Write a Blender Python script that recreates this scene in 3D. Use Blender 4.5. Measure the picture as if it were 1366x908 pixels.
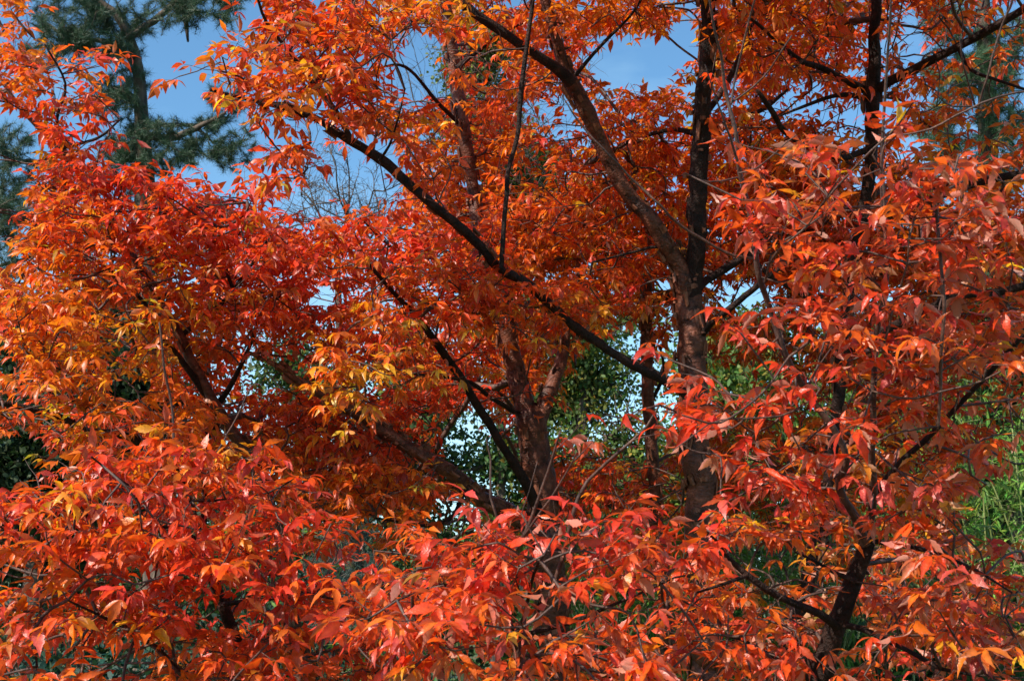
import bpy, math, random
import numpy as np
from mathutils import Vector

for o in list(bpy.data.objects):
    bpy.data.objects.remove(o)
SC = bpy.context.scene
COL = SC.collection
R = math.radians

# ------------------------------------------------------------------ camera
PITCH = R(12.0)
CAMZ = 1.65
FPX = 683.0 / math.tan(R(22.5))          # focal length in photo pixels (photo 1366 wide)
cam = bpy.data.cameras.new('camera')
cam.sensor_width = 36.0
cam.lens = 18.0 / math.tan(R(22.5))
cam.clip_start = 0.05
cam.clip_end = 2000.0
cam.dof.use_dof = True
cam.dof.focus_distance = 5.4
cam.dof.aperture_fstop = 11.0
camo = bpy.data.objects.new('camera', cam)
camo.location = (0, 0, CAMZ)
camo.rotation_euler = (R(90) + PITCH, 0, 0)
COL.objects.link(camo)
SC.camera = camo

# ------------------------------------------------------------------ light
SUN = Vector((-0.60, -0.52, 0.72)).normalized()      # towards the sun: over the photographer's left shoulder
sun_el = math.asin(SUN.z)
sun_az = math.atan2(SUN.x, SUN.y)                    # clockwise from +Y
W = bpy.data.worlds.new('World')
SC.world = W
W.use_nodes = True
nt = W.node_tree
nt.nodes.clear()
out = nt.nodes.new('ShaderNodeOutputWorld')
bg = nt.nodes.new('ShaderNodeBackground')
sky = nt.nodes.new('ShaderNodeTexSky')
sky.sky_type = 'NISHITA'
sky.sun_disc = False
sky.sun_elevation = sun_el
sky.sun_rotation = sun_az
sky.air_density = 1.0
sky.dust_density = 0.3
sky.ozone_density = 2.2
bg.inputs['Strength'].default_value = 0.115
# thin high cloud veils
tc = nt.nodes.new('ShaderNodeTexCoord')
mp = nt.nodes.new('ShaderNodeMapping'); mp.inputs['Scale'].default_value = (1.4, 1.4, 4.5)
nz = nt.nodes.new('ShaderNodeTexNoise'); nz.inputs['Scale'].default_value = 2.3; nz.inputs['Detail'].default_value = 7; nz.inputs['Roughness'].default_value = 0.6
rp = nt.nodes.new('ShaderNodeValToRGB')
rp.color_ramp.elements[0].position = 0.52; rp.color_ramp.elements[0].color = (0, 0, 0, 1)
rp.color_ramp.elements[1].position = 0.78; rp.color_ramp.elements[1].color = (0.20, 0.20, 0.20, 1)
sep = nt.nodes.new('ShaderNodeSeparateXYZ')
lowc = nt.nodes.new('ShaderNodeMapRange')          # more cloud low down
lowc.inputs['From Min'].default_value = 0.02; lowc.inputs['From Max'].default_value = 0.30
lowc.inputs['To Min'].default_value = 0.6; lowc.inputs['To Max'].default_value = 0.0
add = nt.nodes.new('ShaderNodeMath'); add.operation = 'ADD'; add.use_clamp = True
mix = nt.nodes.new('ShaderNodeMix'); mix.data_type = 'RGBA'
mix.inputs['B'].default_value = (6.6, 6.9, 7.2, 1)
nt.links.new(tc.outputs['Generated'], mp.inputs['Vector'])
nt.links.new(mp.outputs['Vector'], nz.inputs['Vector'])
nt.links.new(nz.outputs['Fac'], rp.inputs['Fac'])
nt.links.new(tc.outputs['Generated'], sep.inputs[0])
nt.links.new(sep.outputs['Z'], lowc.inputs['Value'])
nt.links.new(rp.outputs['Color'], add.inputs[0])
nt.links.new(lowc.outputs['Result'], add.inputs[1])
nt.links.new(add.outputs[0], mix.inputs['Factor'])
nt.links.new(sky.outputs['Color'], mix.inputs['A'])
tint = nt.nodes.new('ShaderNodeMix'); tint.data_type = 'RGBA'; tint.blend_type = 'MULTIPLY'
tint.inputs['Factor'].default_value = 1.0; tint.inputs['B'].default_value = (0.80, 1.13, 1.20, 1)
nt.links.new(mix.outputs['Result'], tint.inputs['A'])
nt.links.new(tint.outputs['Result'], bg.inputs['Color'])
nt.links.new(bg.outputs[0], out.inputs[0])

sl = bpy.data.lights.new('sun', 'SUN')
sl.energy = 5.0
sl.angle = R(0.53)
sl.color = (1.0, 0.93, 0.82)
so = bpy.data.objects.new('sun', sl)
so.rotation_euler = SUN.to_track_quat('Z', 'Y').to_euler()
so.location = (-6, -5, 9)
COL.objects.link(so)

SC.view_settings.view_transform = 'Standard'
SC.view_settings.look = 'None'
SC.view_settings.exposure = 0.62
SC.view_settings.gamma = 1.0
SC.render.engine = 'CYCLES'
SC.cycles.max_bounces = 7
SC.cycles.diffuse_bounces = 3
SC.cycles.transmission_bounces = 4
SC.cycles.glossy_bounces = 2
SC.cycles.transparent_max_bounces = 4

rng = np.random.default_rng(11)
random.seed(5)

# ------------------------------------------------------------------ space helpers
cp, sp = math.cos(PITCH), math.sin(PITCH)
def at(px, py, d):
    """point seen at photo pixel (px,py) whose depth along the view axis is d metres"""
    x = (px - 683.0) / FPX * d
    yu = (454.0 - py) / FPX * d
    return np.array((x, d * cp - yu * sp, CAMZ + d * sp + yu * cp))
def to_px(P):
    P = np.atleast_2d(P)
    y = P[:, 1]; z = P[:, 2] - CAMZ
    dep = y * cp + z * sp
    up = -y * sp + z * cp
    dep_ = np.maximum(dep, 0.05)
    return 683.0 + P[:, 0] / dep_ * FPX, 454.0 - up / dep_ * FPX, dep

def norm(v):
    return v / np.maximum(np.linalg.norm(v, axis=-1, keepdims=True), 1e-9)

# ------------------------------------------------------------------ objects
def mesh_obj(name, verts, faces_list, mats, parent=None, mat_idx=None, smooth=True, cols=None):
    """faces_list: list of (n,k) int arrays"""
    me = bpy.data.meshes.new(name)
    nv = len(verts)
    me.vertices.add(nv)
    me.vertices.foreach_set('co', np.asarray(verts, dtype=np.float32).ravel())
    loops = np.concatenate([f.ravel() for f in faces_list]).astype(np.int32)
    tot = np.concatenate([np.full(len(f), f.shape[1]) for f in faces_list]).astype(np.int32)
    st = np.concatenate([[0], np.cumsum(tot)[:-1]]).astype(np.int32)
    me.loops.add(len(loops)); me.loops.foreach_set('vertex_index', loops)
    me.polygons.add(len(tot)); me.polygons.foreach_set('loop_start', st)
    try: me.polygons.foreach_set('loop_total', tot)
    except Exception: pass
    if smooth: me.polygons.foreach_set('use_smooth', np.ones(len(tot), dtype=bool))
    if mat_idx is not None: me.polygons.foreach_set('material_index', np.asarray(mat_idx, dtype=np.int32))
    for m in (mats if isinstance(mats, (list, tuple)) else [mats]): me.materials.append(m)
    if cols is not None:
        a = me.color_attributes.new('leaf_colour', 'FLOAT_COLOR', 'POINT')
        a.data.foreach_set('color', np.asarray(cols, dtype=np.float32).ravel())
    me.update(calc_edges=True)
    me.validate()
    o = bpy.data.objects.new(name, me)
    COL.objects.link(o)
    if parent is not None:
        o.parent = parent
        o.matrix_parent_inverse = parent.matrix_basis.inverted()
    return o

def thing(name, loc, label, cat, group=None):
    o = bpy.data.objects.new(name, None)
    o.empty_display_size = 0.2
    COL.objects.link(o)
    o.location = Vector([float(c) for c in loc])
    o['label'] = label; o['category'] = cat
    if group: o['group'] = group
    return o

# ------------------------------------------------------------------ materials
def new_mat(name):
    m = bpy.data.materials.new(name); m.use_nodes = True
    m.node_tree.nodes.clear()
    return m, m.node_tree

def leaf_mat(name, rough=0.42, trans=0.42, spec=0.5, pale=(0.62, 0.44, 0.36), tshift=(1.25, 1.75, 1.0)):
    m, t = new_mat(name)
    N = t.nodes.new; L = t.links.new
    o = N('ShaderNodeOutputMaterial')
    at_ = N('ShaderNodeAttribute'); at_.attribute_name = 'leaf_colour'
    geo = N('ShaderNodeNewGeometry')
    tcn = N('ShaderNodeTexCoord')
    n1 = N('ShaderNodeTexNoise'); n1.inputs['Scale'].default_value = 55; n1.inputs['Detail'].default_value = 4
    L(tcn.outputs['Object'], n1.inputs['Vector'])
    mr = N('ShaderNodeMapRange'); mr.inputs['From Min'].default_value = 0.3; mr.inputs['From Max'].default_value = 0.7
    mr.inputs['To Min'].default_value = 0.72; mr.inputs['To Max'].default_value = 1.22
    L(n1.outputs['Fac'], mr.inputs['Value'])
    hs = N('ShaderNodeMix'); hs.data_type = 'RGBA'; hs.blend_type = 'MULTIPLY'; hs.inputs['Factor'].default_value = 1
    cmb = N('ShaderNodeCombineColor')
    for k in ('Red', 'Green', 'Blue'): L(mr.outputs[0], cmb.inputs[k])
    L(at_.outputs['Color'], hs.inputs['A']); L(cmb.outputs[0], hs.inputs['B'])
    # brown blotches and tiny spots on the blade
    sv = N('ShaderNodeTexNoise'); sv.inputs['Scale'].default_value = 130; sv.inputs['Detail'].default_value = 3
    L(tcn.outputs['Object'], sv.inputs['Vector'])
    sr = N('ShaderNodeMapRange'); sr.inputs['From Min'].default_value = 0.64; sr.inputs['From Max'].default_value = 0.72
    sr.inputs['To Min'].default_value = 0.0; sr.inputs['To Max'].default_value = 0.4
    L(sv.outputs['Fac'], sr.inputs['Value'])
    sm = N('ShaderNodeMix'); sm.data_type = 'RGBA'; sm.blend_type = 'MULTIPLY'; sm.inputs['B'].default_value = (0.38, 0.30, 0.35, 1)
    L(sr.outputs[0], sm.inputs['Factor']); L(hs.outputs['Result'], sm.inputs['A']); hs = sm
    # underside: paler (alpha of the attribute says how pale)
    und = N('ShaderNodeMath'); und.operation = 'MULTIPLY'
    L(geo.outputs['Backfacing'], und.inputs[0]); L(at_.outputs['Alpha'], und.inputs[1])
    mx = N('ShaderNodeMix'); mx.data_type = 'RGBA'; mx.inputs['B'].default_value = (*pale, 1)
    L(und.outputs[0], mx.inputs['Factor']); L(hs.outputs['Result'], mx.inputs['A'])
    bsdf = N('ShaderNodeBsdfPrincipled')
    bsdf.inputs['Roughness'].default_value = rough
    bsdf.inputs['Specular IOR Level'].default_value = spec
    L(mx.outputs['Result'], bsdf.inputs['Base Color'])
    bp = N('ShaderNodeBump'); bp.inputs['Strength'].default_value = 0.35; bp.inputs['Distance'].default_value = 0.003
    n2 = N('ShaderNodeTexNoise'); n2.inputs['Scale'].default_value = 190; n2.inputs['Detail'].default_value = 2
    L(tcn.outputs['Object'], n2.inputs['Vector']); L(n2.outputs['Fac'], bp.inputs['Height']); L(bp.outputs[0], bsdf.inputs['Normal'])
    tr = N('ShaderNodeBsdfTranslucent')
    tm = N('ShaderNodeMix'); tm.data_type = 'RGBA'; tm.blend_type = 'MULTIPLY'; tm.inputs['Factor'].default_value = 1
    tm.inputs['B'].default_value = (*tshift, 1)
    L(hs.outputs['Result'], tm.inputs['A']); L(tm.outputs['Result'], tr.inputs['Color'])
    ms = N('ShaderNodeMixShader'); ms.inputs[0].default_value = trans
    L(bsdf.outputs[0], ms.inputs[1]); L(tr.outputs[0], ms.inputs[2]); L(ms.outputs[0], o.inputs[0])
    return m

def bark_mat(name, c0, c1, rough=0.6, scale=14.0, stretch=6.0, bump=0.6, spec=0.4):
    m, t = new_mat(name)
    N = t.nodes.new; L = t.links.new
    o = N('ShaderNodeOutputMaterial'); b = N('ShaderNodeBsdfPrincipled')
    tcn = N('ShaderNodeTexCoord'); mpn = N('ShaderNodeMapping'); mpn.inputs['Scale'].default_value = (1, 1, 1.0 / stretch)
    n1 = N('ShaderNodeTexNoise'); n1.inputs['Scale'].default_value = scale; n1.inputs['Detail'].default_value = 6; n1.inputs['Roughness'].default_value = 0.65
    L(tcn.outputs['Object'], mpn.inputs['Vector']); L(mpn.outputs[0], n1.inputs['Vector'])
    r_ = N('ShaderNodeValToRGB')
    r_.color_ramp.elements[0].position = 0.36; r_.color_ramp.elements[0].color = (*c0, 1)
    r_.color_ramp.elements[1].position = 0.60; r_.color_ramp.elements[1].color = (*c1, 1)
    e3 = r_.color_ramp.elements.new(0.74); e3.color = (c1[0] * 2.1, c1[1] * 2.3, c1[2] * 2.4, 1)
    L(n1.outputs['Fac'], r_.inputs['Fac']); L(r_.outputs['Color'], b.inputs['Base Color'])
    b.inputs['Roughness'].default_value = rough
    b.inputs['Specular IOR Level'].default_value = spec
    n2 = N('ShaderNodeTexNoise'); n2.inputs['Scale'].default_value = scale * 5; n2.inputs['Detail'].default_value = 5
    L(mpn.outputs[0], n2.inputs['Vector'])
    ad = N('ShaderNodeMath'); ad.operation = 'ADD'; L(n1.outputs['Fac'], ad.inputs[0]); L(n2.outputs['Fac'], ad.inputs[1])
    bp = N('ShaderNodeBump'); bp.inputs['Strength'].default_value = bump; bp.inputs['Distance'].default_value = 0.012
    L(ad.outputs[0], bp.inputs['Height']); L(bp.outputs[0], b.inputs['Normal'])
    L(b.outputs[0], o.inputs[0])
    return m

M_LEAF = leaf_mat('maple_leaf', rough=0.35, trans=0.46, spec=0.48, pale=(0.62, 0.38, 0.28), tshift=(1.35, 1.6, 0.6))
M_GREEN = leaf_mat('green_leaf', rough=0.55, spec=0.22, trans=0.3, tshift=(1.3, 1.35, 0.6), pale=(0.2, 0.24, 0.12))
M_NEEDLE = leaf_mat('conifer_needle', rough=0.5, trans=0.12, tshift=(1.1, 1.2, 0.8), pale=(0.12, 0.17, 0.11))
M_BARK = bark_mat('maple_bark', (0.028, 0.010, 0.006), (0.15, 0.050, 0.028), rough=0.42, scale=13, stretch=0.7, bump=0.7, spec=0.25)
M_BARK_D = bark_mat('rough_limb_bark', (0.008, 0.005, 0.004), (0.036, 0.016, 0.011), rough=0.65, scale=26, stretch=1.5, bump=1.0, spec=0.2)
M_TWIG = bark_mat('twig_bark', (0.03, 0.015, 0.012), (0.10, 0.05, 0.035), rough=0.6, scale=40, stretch=2, bump=0.3)
M_SHOOT = bark_mat('pale_shoot_bark', (0.030, 0.014, 0.010), (0.10, 0.045, 0.030), rough=0.55, scale=40, stretch=2, bump=0.3)
M_CURL = bark_mat('peeling_bark', (0.05, 0.018, 0.010), (0.26, 0.09, 0.045), rough=0.5, scale=30, stretch=3, bump=0.3)
M_PINEBARK = bark_mat('pine_bark', (0.03, 0.022, 0.018), (0.12, 0.08, 0.055), rough=0.8, scale=8, stretch=3, bump=0.8)
M_CANE = bark_mat('bamboo_cane', (0.10, 0.13, 0.03), (0.22, 0.24, 0.08), rough=0.4, scale=10, stretch=5, bump=0.1)

# ------------------------------------------------------------------ tubes
def smooth_path(pts, rad, step):
    """Catmull-Rom through pts with radii"""
    pts = np.asarray(pts, float); rad = np.asarray(rad, float)
    n = len(pts)
    if n < 2: return pts, rad
    P = np.vstack([2 * pts[0] - pts[1], pts, 2 * pts[-1] - pts[-2]])
    Q = []; r_ = []
    for i in range(n - 1):
        p0, p1, p2, p3 = P[i], P[i + 1], P[i + 2], P[i + 3]
        k = max(1, int(np.linalg.norm(p2 - p1) / step))
        for j in range(k):
            t = j / k
            Q.append(0.5 * ((2 * p1) + (-p0 + p2) * t + (2 * p0 - 5 * p1 + 4 * p2 - p3) * t * t + (-p0 + 3 * p1 - 3 * p2 + p3) * t ** 3))
            r_.append(rad[i] * (1 - t) + rad[i + 1] * t)
    Q.append(pts[-1]); r_.append(rad[-1])
    return np.array(Q), np.array(r_)

class Geo:
    def __init__(s): s.v = []; s.q = []; s.t = []; s.n = 0; s.qm = []; s.tm = []
    def add(s, v, q=None, t=None, mi=0):
        v = np.asarray(v, float)
        if q is not None and len(q): s.q.append(np.asarray(q) + s.n); s.qm.append(np.full(len(q), mi))
        if t is not None and len(t): s.t.append(np.asarray(t) + s.n); s.tm.append(np.full(len(t), mi))
        s.v.append(v); s.n += len(v)
    def tube(s, P, r, k=8, rough=0.0, mi=0):
        P = np.asarray(P, float); r = np.asarray(r, float); n = len(P)
        if n < 2: return
        T = norm(np.gradient(P, axis=0))
        ref = np.array((0.31, 0.9, 0.2)) if abs(T[0][2]) > 0.7 else np.array((0, 0, 1.0))
        A = norm(np.cross(T, ref)); B = np.cross(T, A)
        ang = np.linspace(0, 2 * np.pi, k, endpoint=False)
        rr = r[:, None] * np.ones((1, k))
        if rough > 0:
            z = rng.normal(size=(n, k)); z[1:] = 0.5 * z[1:] + 0.5 * z[:-1]
            rr = rr * (1 + rough * z)
        V = P[:, None, :] + rr[..., None] * (np.cos(ang)[None, :, None] * A[:, None, :] + np.sin(ang)[None, :, None] * B[:, None, :])
        V = V.reshape(-1, 3)
        V = np.vstack([V, P[-1] + T[-1] * r[-1] * 0.8])
        i = np.arange(n - 1)[:, None] * k; j = np.arange(k)[None, :]; j2 = (j + 1) % k
        q = np.stack([i + j, i + j2, i + k + j2, i + k + j], -1).reshape(-1, 4)
        e = (n - 1) * k
        t = np.stack([e + j[0], e + j2[0], np.full(k, n * k)], -1)
        s.add(V, q, t, mi)
    def build(s, name, mats, parent=None, smooth=True):
        if not s.v: return None
        fl = []; mi = []
        if s.q: fl.append(np.vstack(s.q)); mi.append(np.concatenate(s.qm))
        if s.t: fl.append(np.vstack(s.t)); mi.append(np.concatenate(s.tm))
        return mesh_obj(name, np.vstack(s.v), fl, mats, parent, np.concatenate(mi), smooth)

def curls(g, P, r, n, mi=1, size=1.0):
    """papery strips of bark peeling off a stem"""
    if n <= 0: return
    T = norm(np.gradient(P, axis=0))
    for _ in range(n):
        i = rng.integers(1, len(P) - 1)
        t = T[i]; a = norm(np.cross(t, rng.normal(size=3))); b = np.cross(t, a)
        R0 = r[i] * 1.02
        w = (0.15 + rng.random() * 0.5)           # angular width of strip
        h = (0.006 + 0.045 * rng.random() ** 2.2) * size    # half-height
        ln = (0.012 + 0.028 * rng.random()) * size        # free length curling away
        K = 6; vs = []
        off = rng.normal() * 0.01
        for u in range(K + 1):
            f = u / K
            if f < 0.4:
                ang = w * f / 0.4 * 0.6; rad = R0 * 1.03; p = a * math.cos(ang) * rad + b * math.sin(ang) * rad
            else:
                ang = w * 0.6; base = a * math.cos(ang) * R0 * 1.03 + b * math.sin(ang) * R0 * 1.03
                tg = -a * math.sin(ang) + b * math.cos(ang); nn = a * math.cos(ang) + b * math.sin(ang)
                k = (f - 0.4) / 0.6; th = k * 4.6
                rc = ln / 3.0
                p = base + tg * rc * math.sin(th) + nn * rc * (1 - math.cos(th)) + tg * ln * 0.2 * k
            hh = h * (1 - 0.45 * f * f) * (1 + 0.2 * rng.normal())
            c = P[i] + p
            vs += [c + t * (hh + off), c + t * (-hh + off)]
        q = [(2 * u, 2 * u + 1, 2 * u + 3, 2 * u + 2) for u in range(K)]
        g.add(np.array(vs), np.array(q), None, mi)

# ------------------------------------------------------------------ leaves
# leaflet templates: (u along, v across), faces
def make_template(edge):
    """edge: list of (u, w) for one margin from base to tip"""
    us = [0.0] + [e[0] for e in edge] + [1.0]
    mid = [(u, 0.0) for u in us]
    n = len(mid)
    v = list(mid) + [(e[0], -e[1]) for e in edge] + [(e[0], e[1]) for e in edge]
    m = len(edge); q = []; t = []
    for side in (0, 1):
        o = n + side * m
        tri1 = (0, 1, o); tri2 = (m, m + 1, o + m - 1)
        qs = [(i + 1, i + 2, o + i + 1, o + i) for i in range(m - 1)]
        if side == 0:
            tri1 = tri1[::-1]; tri2 = tri2[::-1]; qs = [x[::-1] for x in qs]
        t += [tri1, tri2]; q += qs
    return np.array(v), np.array(q), np.array(t)
T_LOW = make_template([(0.22, 0.34), (0.48, 0.5), (0.77, 0.23)])
T_HIGH = make_template([(0.12, 0.20), (0.28, 0.40), (0.44, 0.50), (0.51, 0.38), (0.62, 0.42), (0.70, 0.26), (0.84, 0.13)])
T_OVAL = make_template([(0.3, 0.5), (0.7, 0.42)])

def leaflets(g, p, a, n, L, Wd, bend, fold, col, tipcol, pale, tpl):
    """append leaflets; arrays over M leaflets. returns per-vertex colours via g.cols"""
    uv, q, t = tpl
    M = len(p); K = len(uv)
    a = norm(a); b = norm(np.cross(n, a)); nn = np.cross(a, b)
    u = uv[:, 0][None, :]; v = uv[:, 1][None, :]
    k = np.where(np.abs(bend) < 0.05, 0.05, bend)[:, None]
    x = L[:, None] * np.sin(k * u) / k
    z = -L[:, None] * (1 - np.cos(k * u)) / k
    y = Wd[:, None] * v * np.cos(fold)[:, None]
    z2 = Wd[:, None] * np.abs(v) * np.sin(fold)[:, None]
    twist = rng.normal(0, 0.25, M)[:, None] * u
    y2 = y * np.cos(twist); z2 = z2 + y * np.sin(twist)
    zz = z + z2 + rng.normal(0, 0.02, (M, K)) * Wd[:, None]
    V = p[:, None, :] + x[..., None] * a[:, None, :] + y2[..., None] * b[:, None, :] + zz[..., None] * nn[:, None, :]
    C = np.ones((M, K, 4))
    f = (0.25 + 0.75 * u + 0.35 * np.abs(v) * 2) / 1.35
    f = np.clip(f, 0, 1)[..., None]
    C[..., :3] = col[:, None, :] * (1 - f) + tipcol[:, None, :] * f
    rib = (np.abs(v) < 0.01).astype(float)[..., None] * 0.12
    C[..., :3] = C[..., :3] * (1 - rib) + (C[..., :3] * 0.6 + np.array((0.28, 0.17, 0.05)) * (C[..., :1] > 0.25) + C[..., :3] * 0.4 * (C[..., :1] <= 0.25)) * rib
    C[..., 3] = pale[:, None]
    base = (np.arange(M) * K)[:, None, None]
    g.add(V.reshape(-1, 3), (q[None] + base).reshape(-1, 4), (t[None] + base).reshape(-1, 3))
    g.cols.append(C.reshape(-1, 4))

RED = (0.60, 0.026, 0.010); ORED = (0.68, 0.056, 0.009); ORA = (0.72, 0.130, 0.010)
YEL = (0.70, 0.33, 0.020); CRI = (0.48, 0.016, 0.032); PNK = (0.58, 0.07, 0.075); GRN = (0.30, 0.30, 0.04); DRY = (0.40, 0.17, 0.08)
PAL = {
    'O': ([ORED, RED, ORA, YEL, CRI, PNK, GRN], [.33, .15, .33, .11, .03, .03, .02]),
    'Y': ([ORED, RED, ORA, YEL, CRI, PNK, GRN], [.16, .06, .34, .36, .01, .02, .05]),
    'R': ([ORED, RED, ORA, YEL, CRI, PNK, DRY], [.34, .30, .20, .04, .07, .05, .00]),
    'K': ([ORED, RED, ORA, YEL, CRI, PNK, DRY], [.20, .27, .10, .03, .19, .16, .05]),
    'B': ([ORED, RED, ORA, YEL, CRI, PNK, GRN], [.30, .12, .42, .13, .00, .00, .03]),
}
for k_ in PAL:
    w_ = np.array(PAL[k_][1]); PAL[k_] = (np.array(PAL[k_][0]), w_ / w_.sum())

# openings between the sprays where sky or the trees behind show: (px, py, rx, ry, rotation, strength)
HOLES = [
    (560, 92, 40, 48, 0, .97), (445, 264, 66, 22, -8, .93), (500, 232, 40, 45, 0, .9), (185, 32, 135, 40, 5, .88), (285, 75, 45, 45, 0, .5),
    (255, 175, 90, 36, 10, .95), (190, 125, 60, 35, 0, .6), (15, 180, 38, 26, 20, .9), (12, 265, 28, 60, 0, .9), (5, 340, 22, 30, 0, .8),
    (855, 82, 72, 34, 0, .96), (915, 55, 20, 42, 0, .95), (735, 155, 50, 24, 0, .8), (712, 235, 34, 36, 0, .7),
    (645, 85, 34, 46, 0, .6), (1217, 58, 20, 42, 0, .95), (1065, 135, 45, 16, -10, .7), (1140, 165, 40, 25, 0, .55), (1180,90,40,60,0,.4),
    (995, 398, 38, 22, 0, .9), (828, 452, 26, 24, 0, .95), (803, 532, 46, 58, 0, .9), (850, 590, 20, 40, 0, .7),
    (430, 393, 16, 14, 0, .9), (625, 590, 38, 42, 0, .95), (665, 640, 48, 34, 25, .95), (615, 690, 36, 26, 0, .85),
    (575, 570, 26, 24, 0, .5), (1315, 95, 60, 95, 0, .6), (1330, 688, 48, 40, 0, .95), (1335, 600, 30, 20, 0, .4),
    (1005, 765, 34, 28, 0, .8), (865, 825, 36, 40, 0, .6), (1005, 500, 34, 26, 0, .6), (1310, 545, 36, 24, 0, .5),
    (175, 520, 28, 20, 0, .9), (158, 455, 20, 42, 0, .6), (365, 497, 50, 24, 0, .8), (8, 620, 34, 38, 0, 1), (60, 605, 35, 25, 0, .6),
    (70, 880, 30, 26, 0, .8), (30, 780, 30, 24, 0, .6), (165, 885, 34, 20, 0, .7), (485, 715, 36, 28, 0, .6), (400, 885, 50, 22, 0, .5),
    (790, 700, 34, 24, 0, .5), (700, 580, 34, 50, 0, .45), (510, 790, 30, 24, 0, .45), (960, 850, 20, 40, 0, .4), (1040, 600, 60, 30, 0, .4), (1115, 530, 16, 50, 0, .45),(1162,120,20,150,0,.6), (720, 845, 34, 40, 0, .5), (1085, 820, 40, 40, 0, .3),
    (1345, 800, 30, 60, 0, .35), (1050, 740, 60, 20, 0, .4),(918,430,30,80,0,.75),(925,250,26,90,0,.5),(925,620,30,50,0,.6),(815,215,20,100,-32,.6),(680,480,22,60,0,.6),
    (722,630,30,60,0,.65),(618,190,22,120,5,.5),(868,560,16,110,0,.7),
]
# places where the near leaves part in front of a trunk or limb (last value: only leaves nearer than this)
OPEN = [
    (918, 430, 34, 85, 0, .85, 6.1), (930, 250, 24, 90, 0, .6, 6.1), (926, 625, 26, 46, 0, .85, 6.1), (815, 205, 20, 125, -30, .75, 5.9), (680, 480, 24, 60, 0, .7, 6.6), (722, 630, 30, 66, 0, .85, 6.6),
    (618, 190, 20, 100, 5, .6, 6.6), (868, 560, 15, 110, 0, .7, 7.1), (1162, 120, 22, 150, 0, .75, 6.2), (1115, 530, 16, 60, 0, .6, 6.3), (738, 490, 20, 50, 20, .6, 6.8),
    (1108, 868, 20, 62, 14, .93, 3.75), (1145, 765, 19, 55, 14, .93, 3.75), (1128, 665, 15, 50, -12, .85, 3.75), (1168, 655, 12, 45, 5, .85, 3.75), (1052, 802, 60, 13, 26, .85, 3.75), (1200, 858, 70, 11, 22, .6, 3.75),
    (1230, 590, 14, 70, 50, .6, 3.5), (1030, 410, 12, 85, -16, .6, 3.2), (985, 200, 10, 110, -12, .6, 3.2), (1163, 480, 10, 110, 3, .55, 3.3),
    (560, 610, 16, 110, -58, .6, 6.3), (560, 262, 14, 130, -52, .6, 5.3), (740, 430, 14, 130, -60, .5, 5.9), (622, 515, 14, 100, -26, .75, 5.9), (263, 490, 16, 60, -28, .7, 5.9), (312, 575, 16, 50, -30, .6, 6.0),
    (303, 830, 14, 60, -14, .6, 4.2), (690, 90, 12, 120, 8, .5, 5.4), (1260, 68, 120, 14, -27, .6, 6.0), (1290, 400, 100, 13, -14, .5, 6.0), (210, 885, 60, 10, 35, .5, 4.0), (60, 552, 110, 11, 14, .5, 5.8), (690, 60, 14, 80, -58, .5, 5.5)]
HOLES = [h + (99,) for h in HOLES if h[:2] not in ((918, 430), (925, 250), (925, 620), (815, 215), (680, 480), (722, 630), (618, 190), (868, 560), (1162, 120), (1115, 530), (1085, 820))] + OPEN
H_ = np.array(HOLES, float)
def hole_keep(P):
    px, py, d = to_px(P)
    j = rng.normal(0, 5, len(px)); j2 = rng.normal(0, 5, len(px))
    rej = np.zeros(len(px))
    for hx, hy, rx, ry, rot, s, dmax in H_:
        c, s_ = math.cos(R(rot)), math.sin(R(rot))
        dx = px + j - hx; dy = py + j2 - hy
        e = np.hypot((dx * c + dy * s_) / rx, (-dx * s_ + dy * c) / ry)
        rej = np.maximum(rej, np.where(d < dmax, 1.0, 0.0) * np.where(e < 1.0, s, np.where(e < 1.2, s * 0.5, 0)))
    return rng.random(len(px)) > rej

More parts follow.
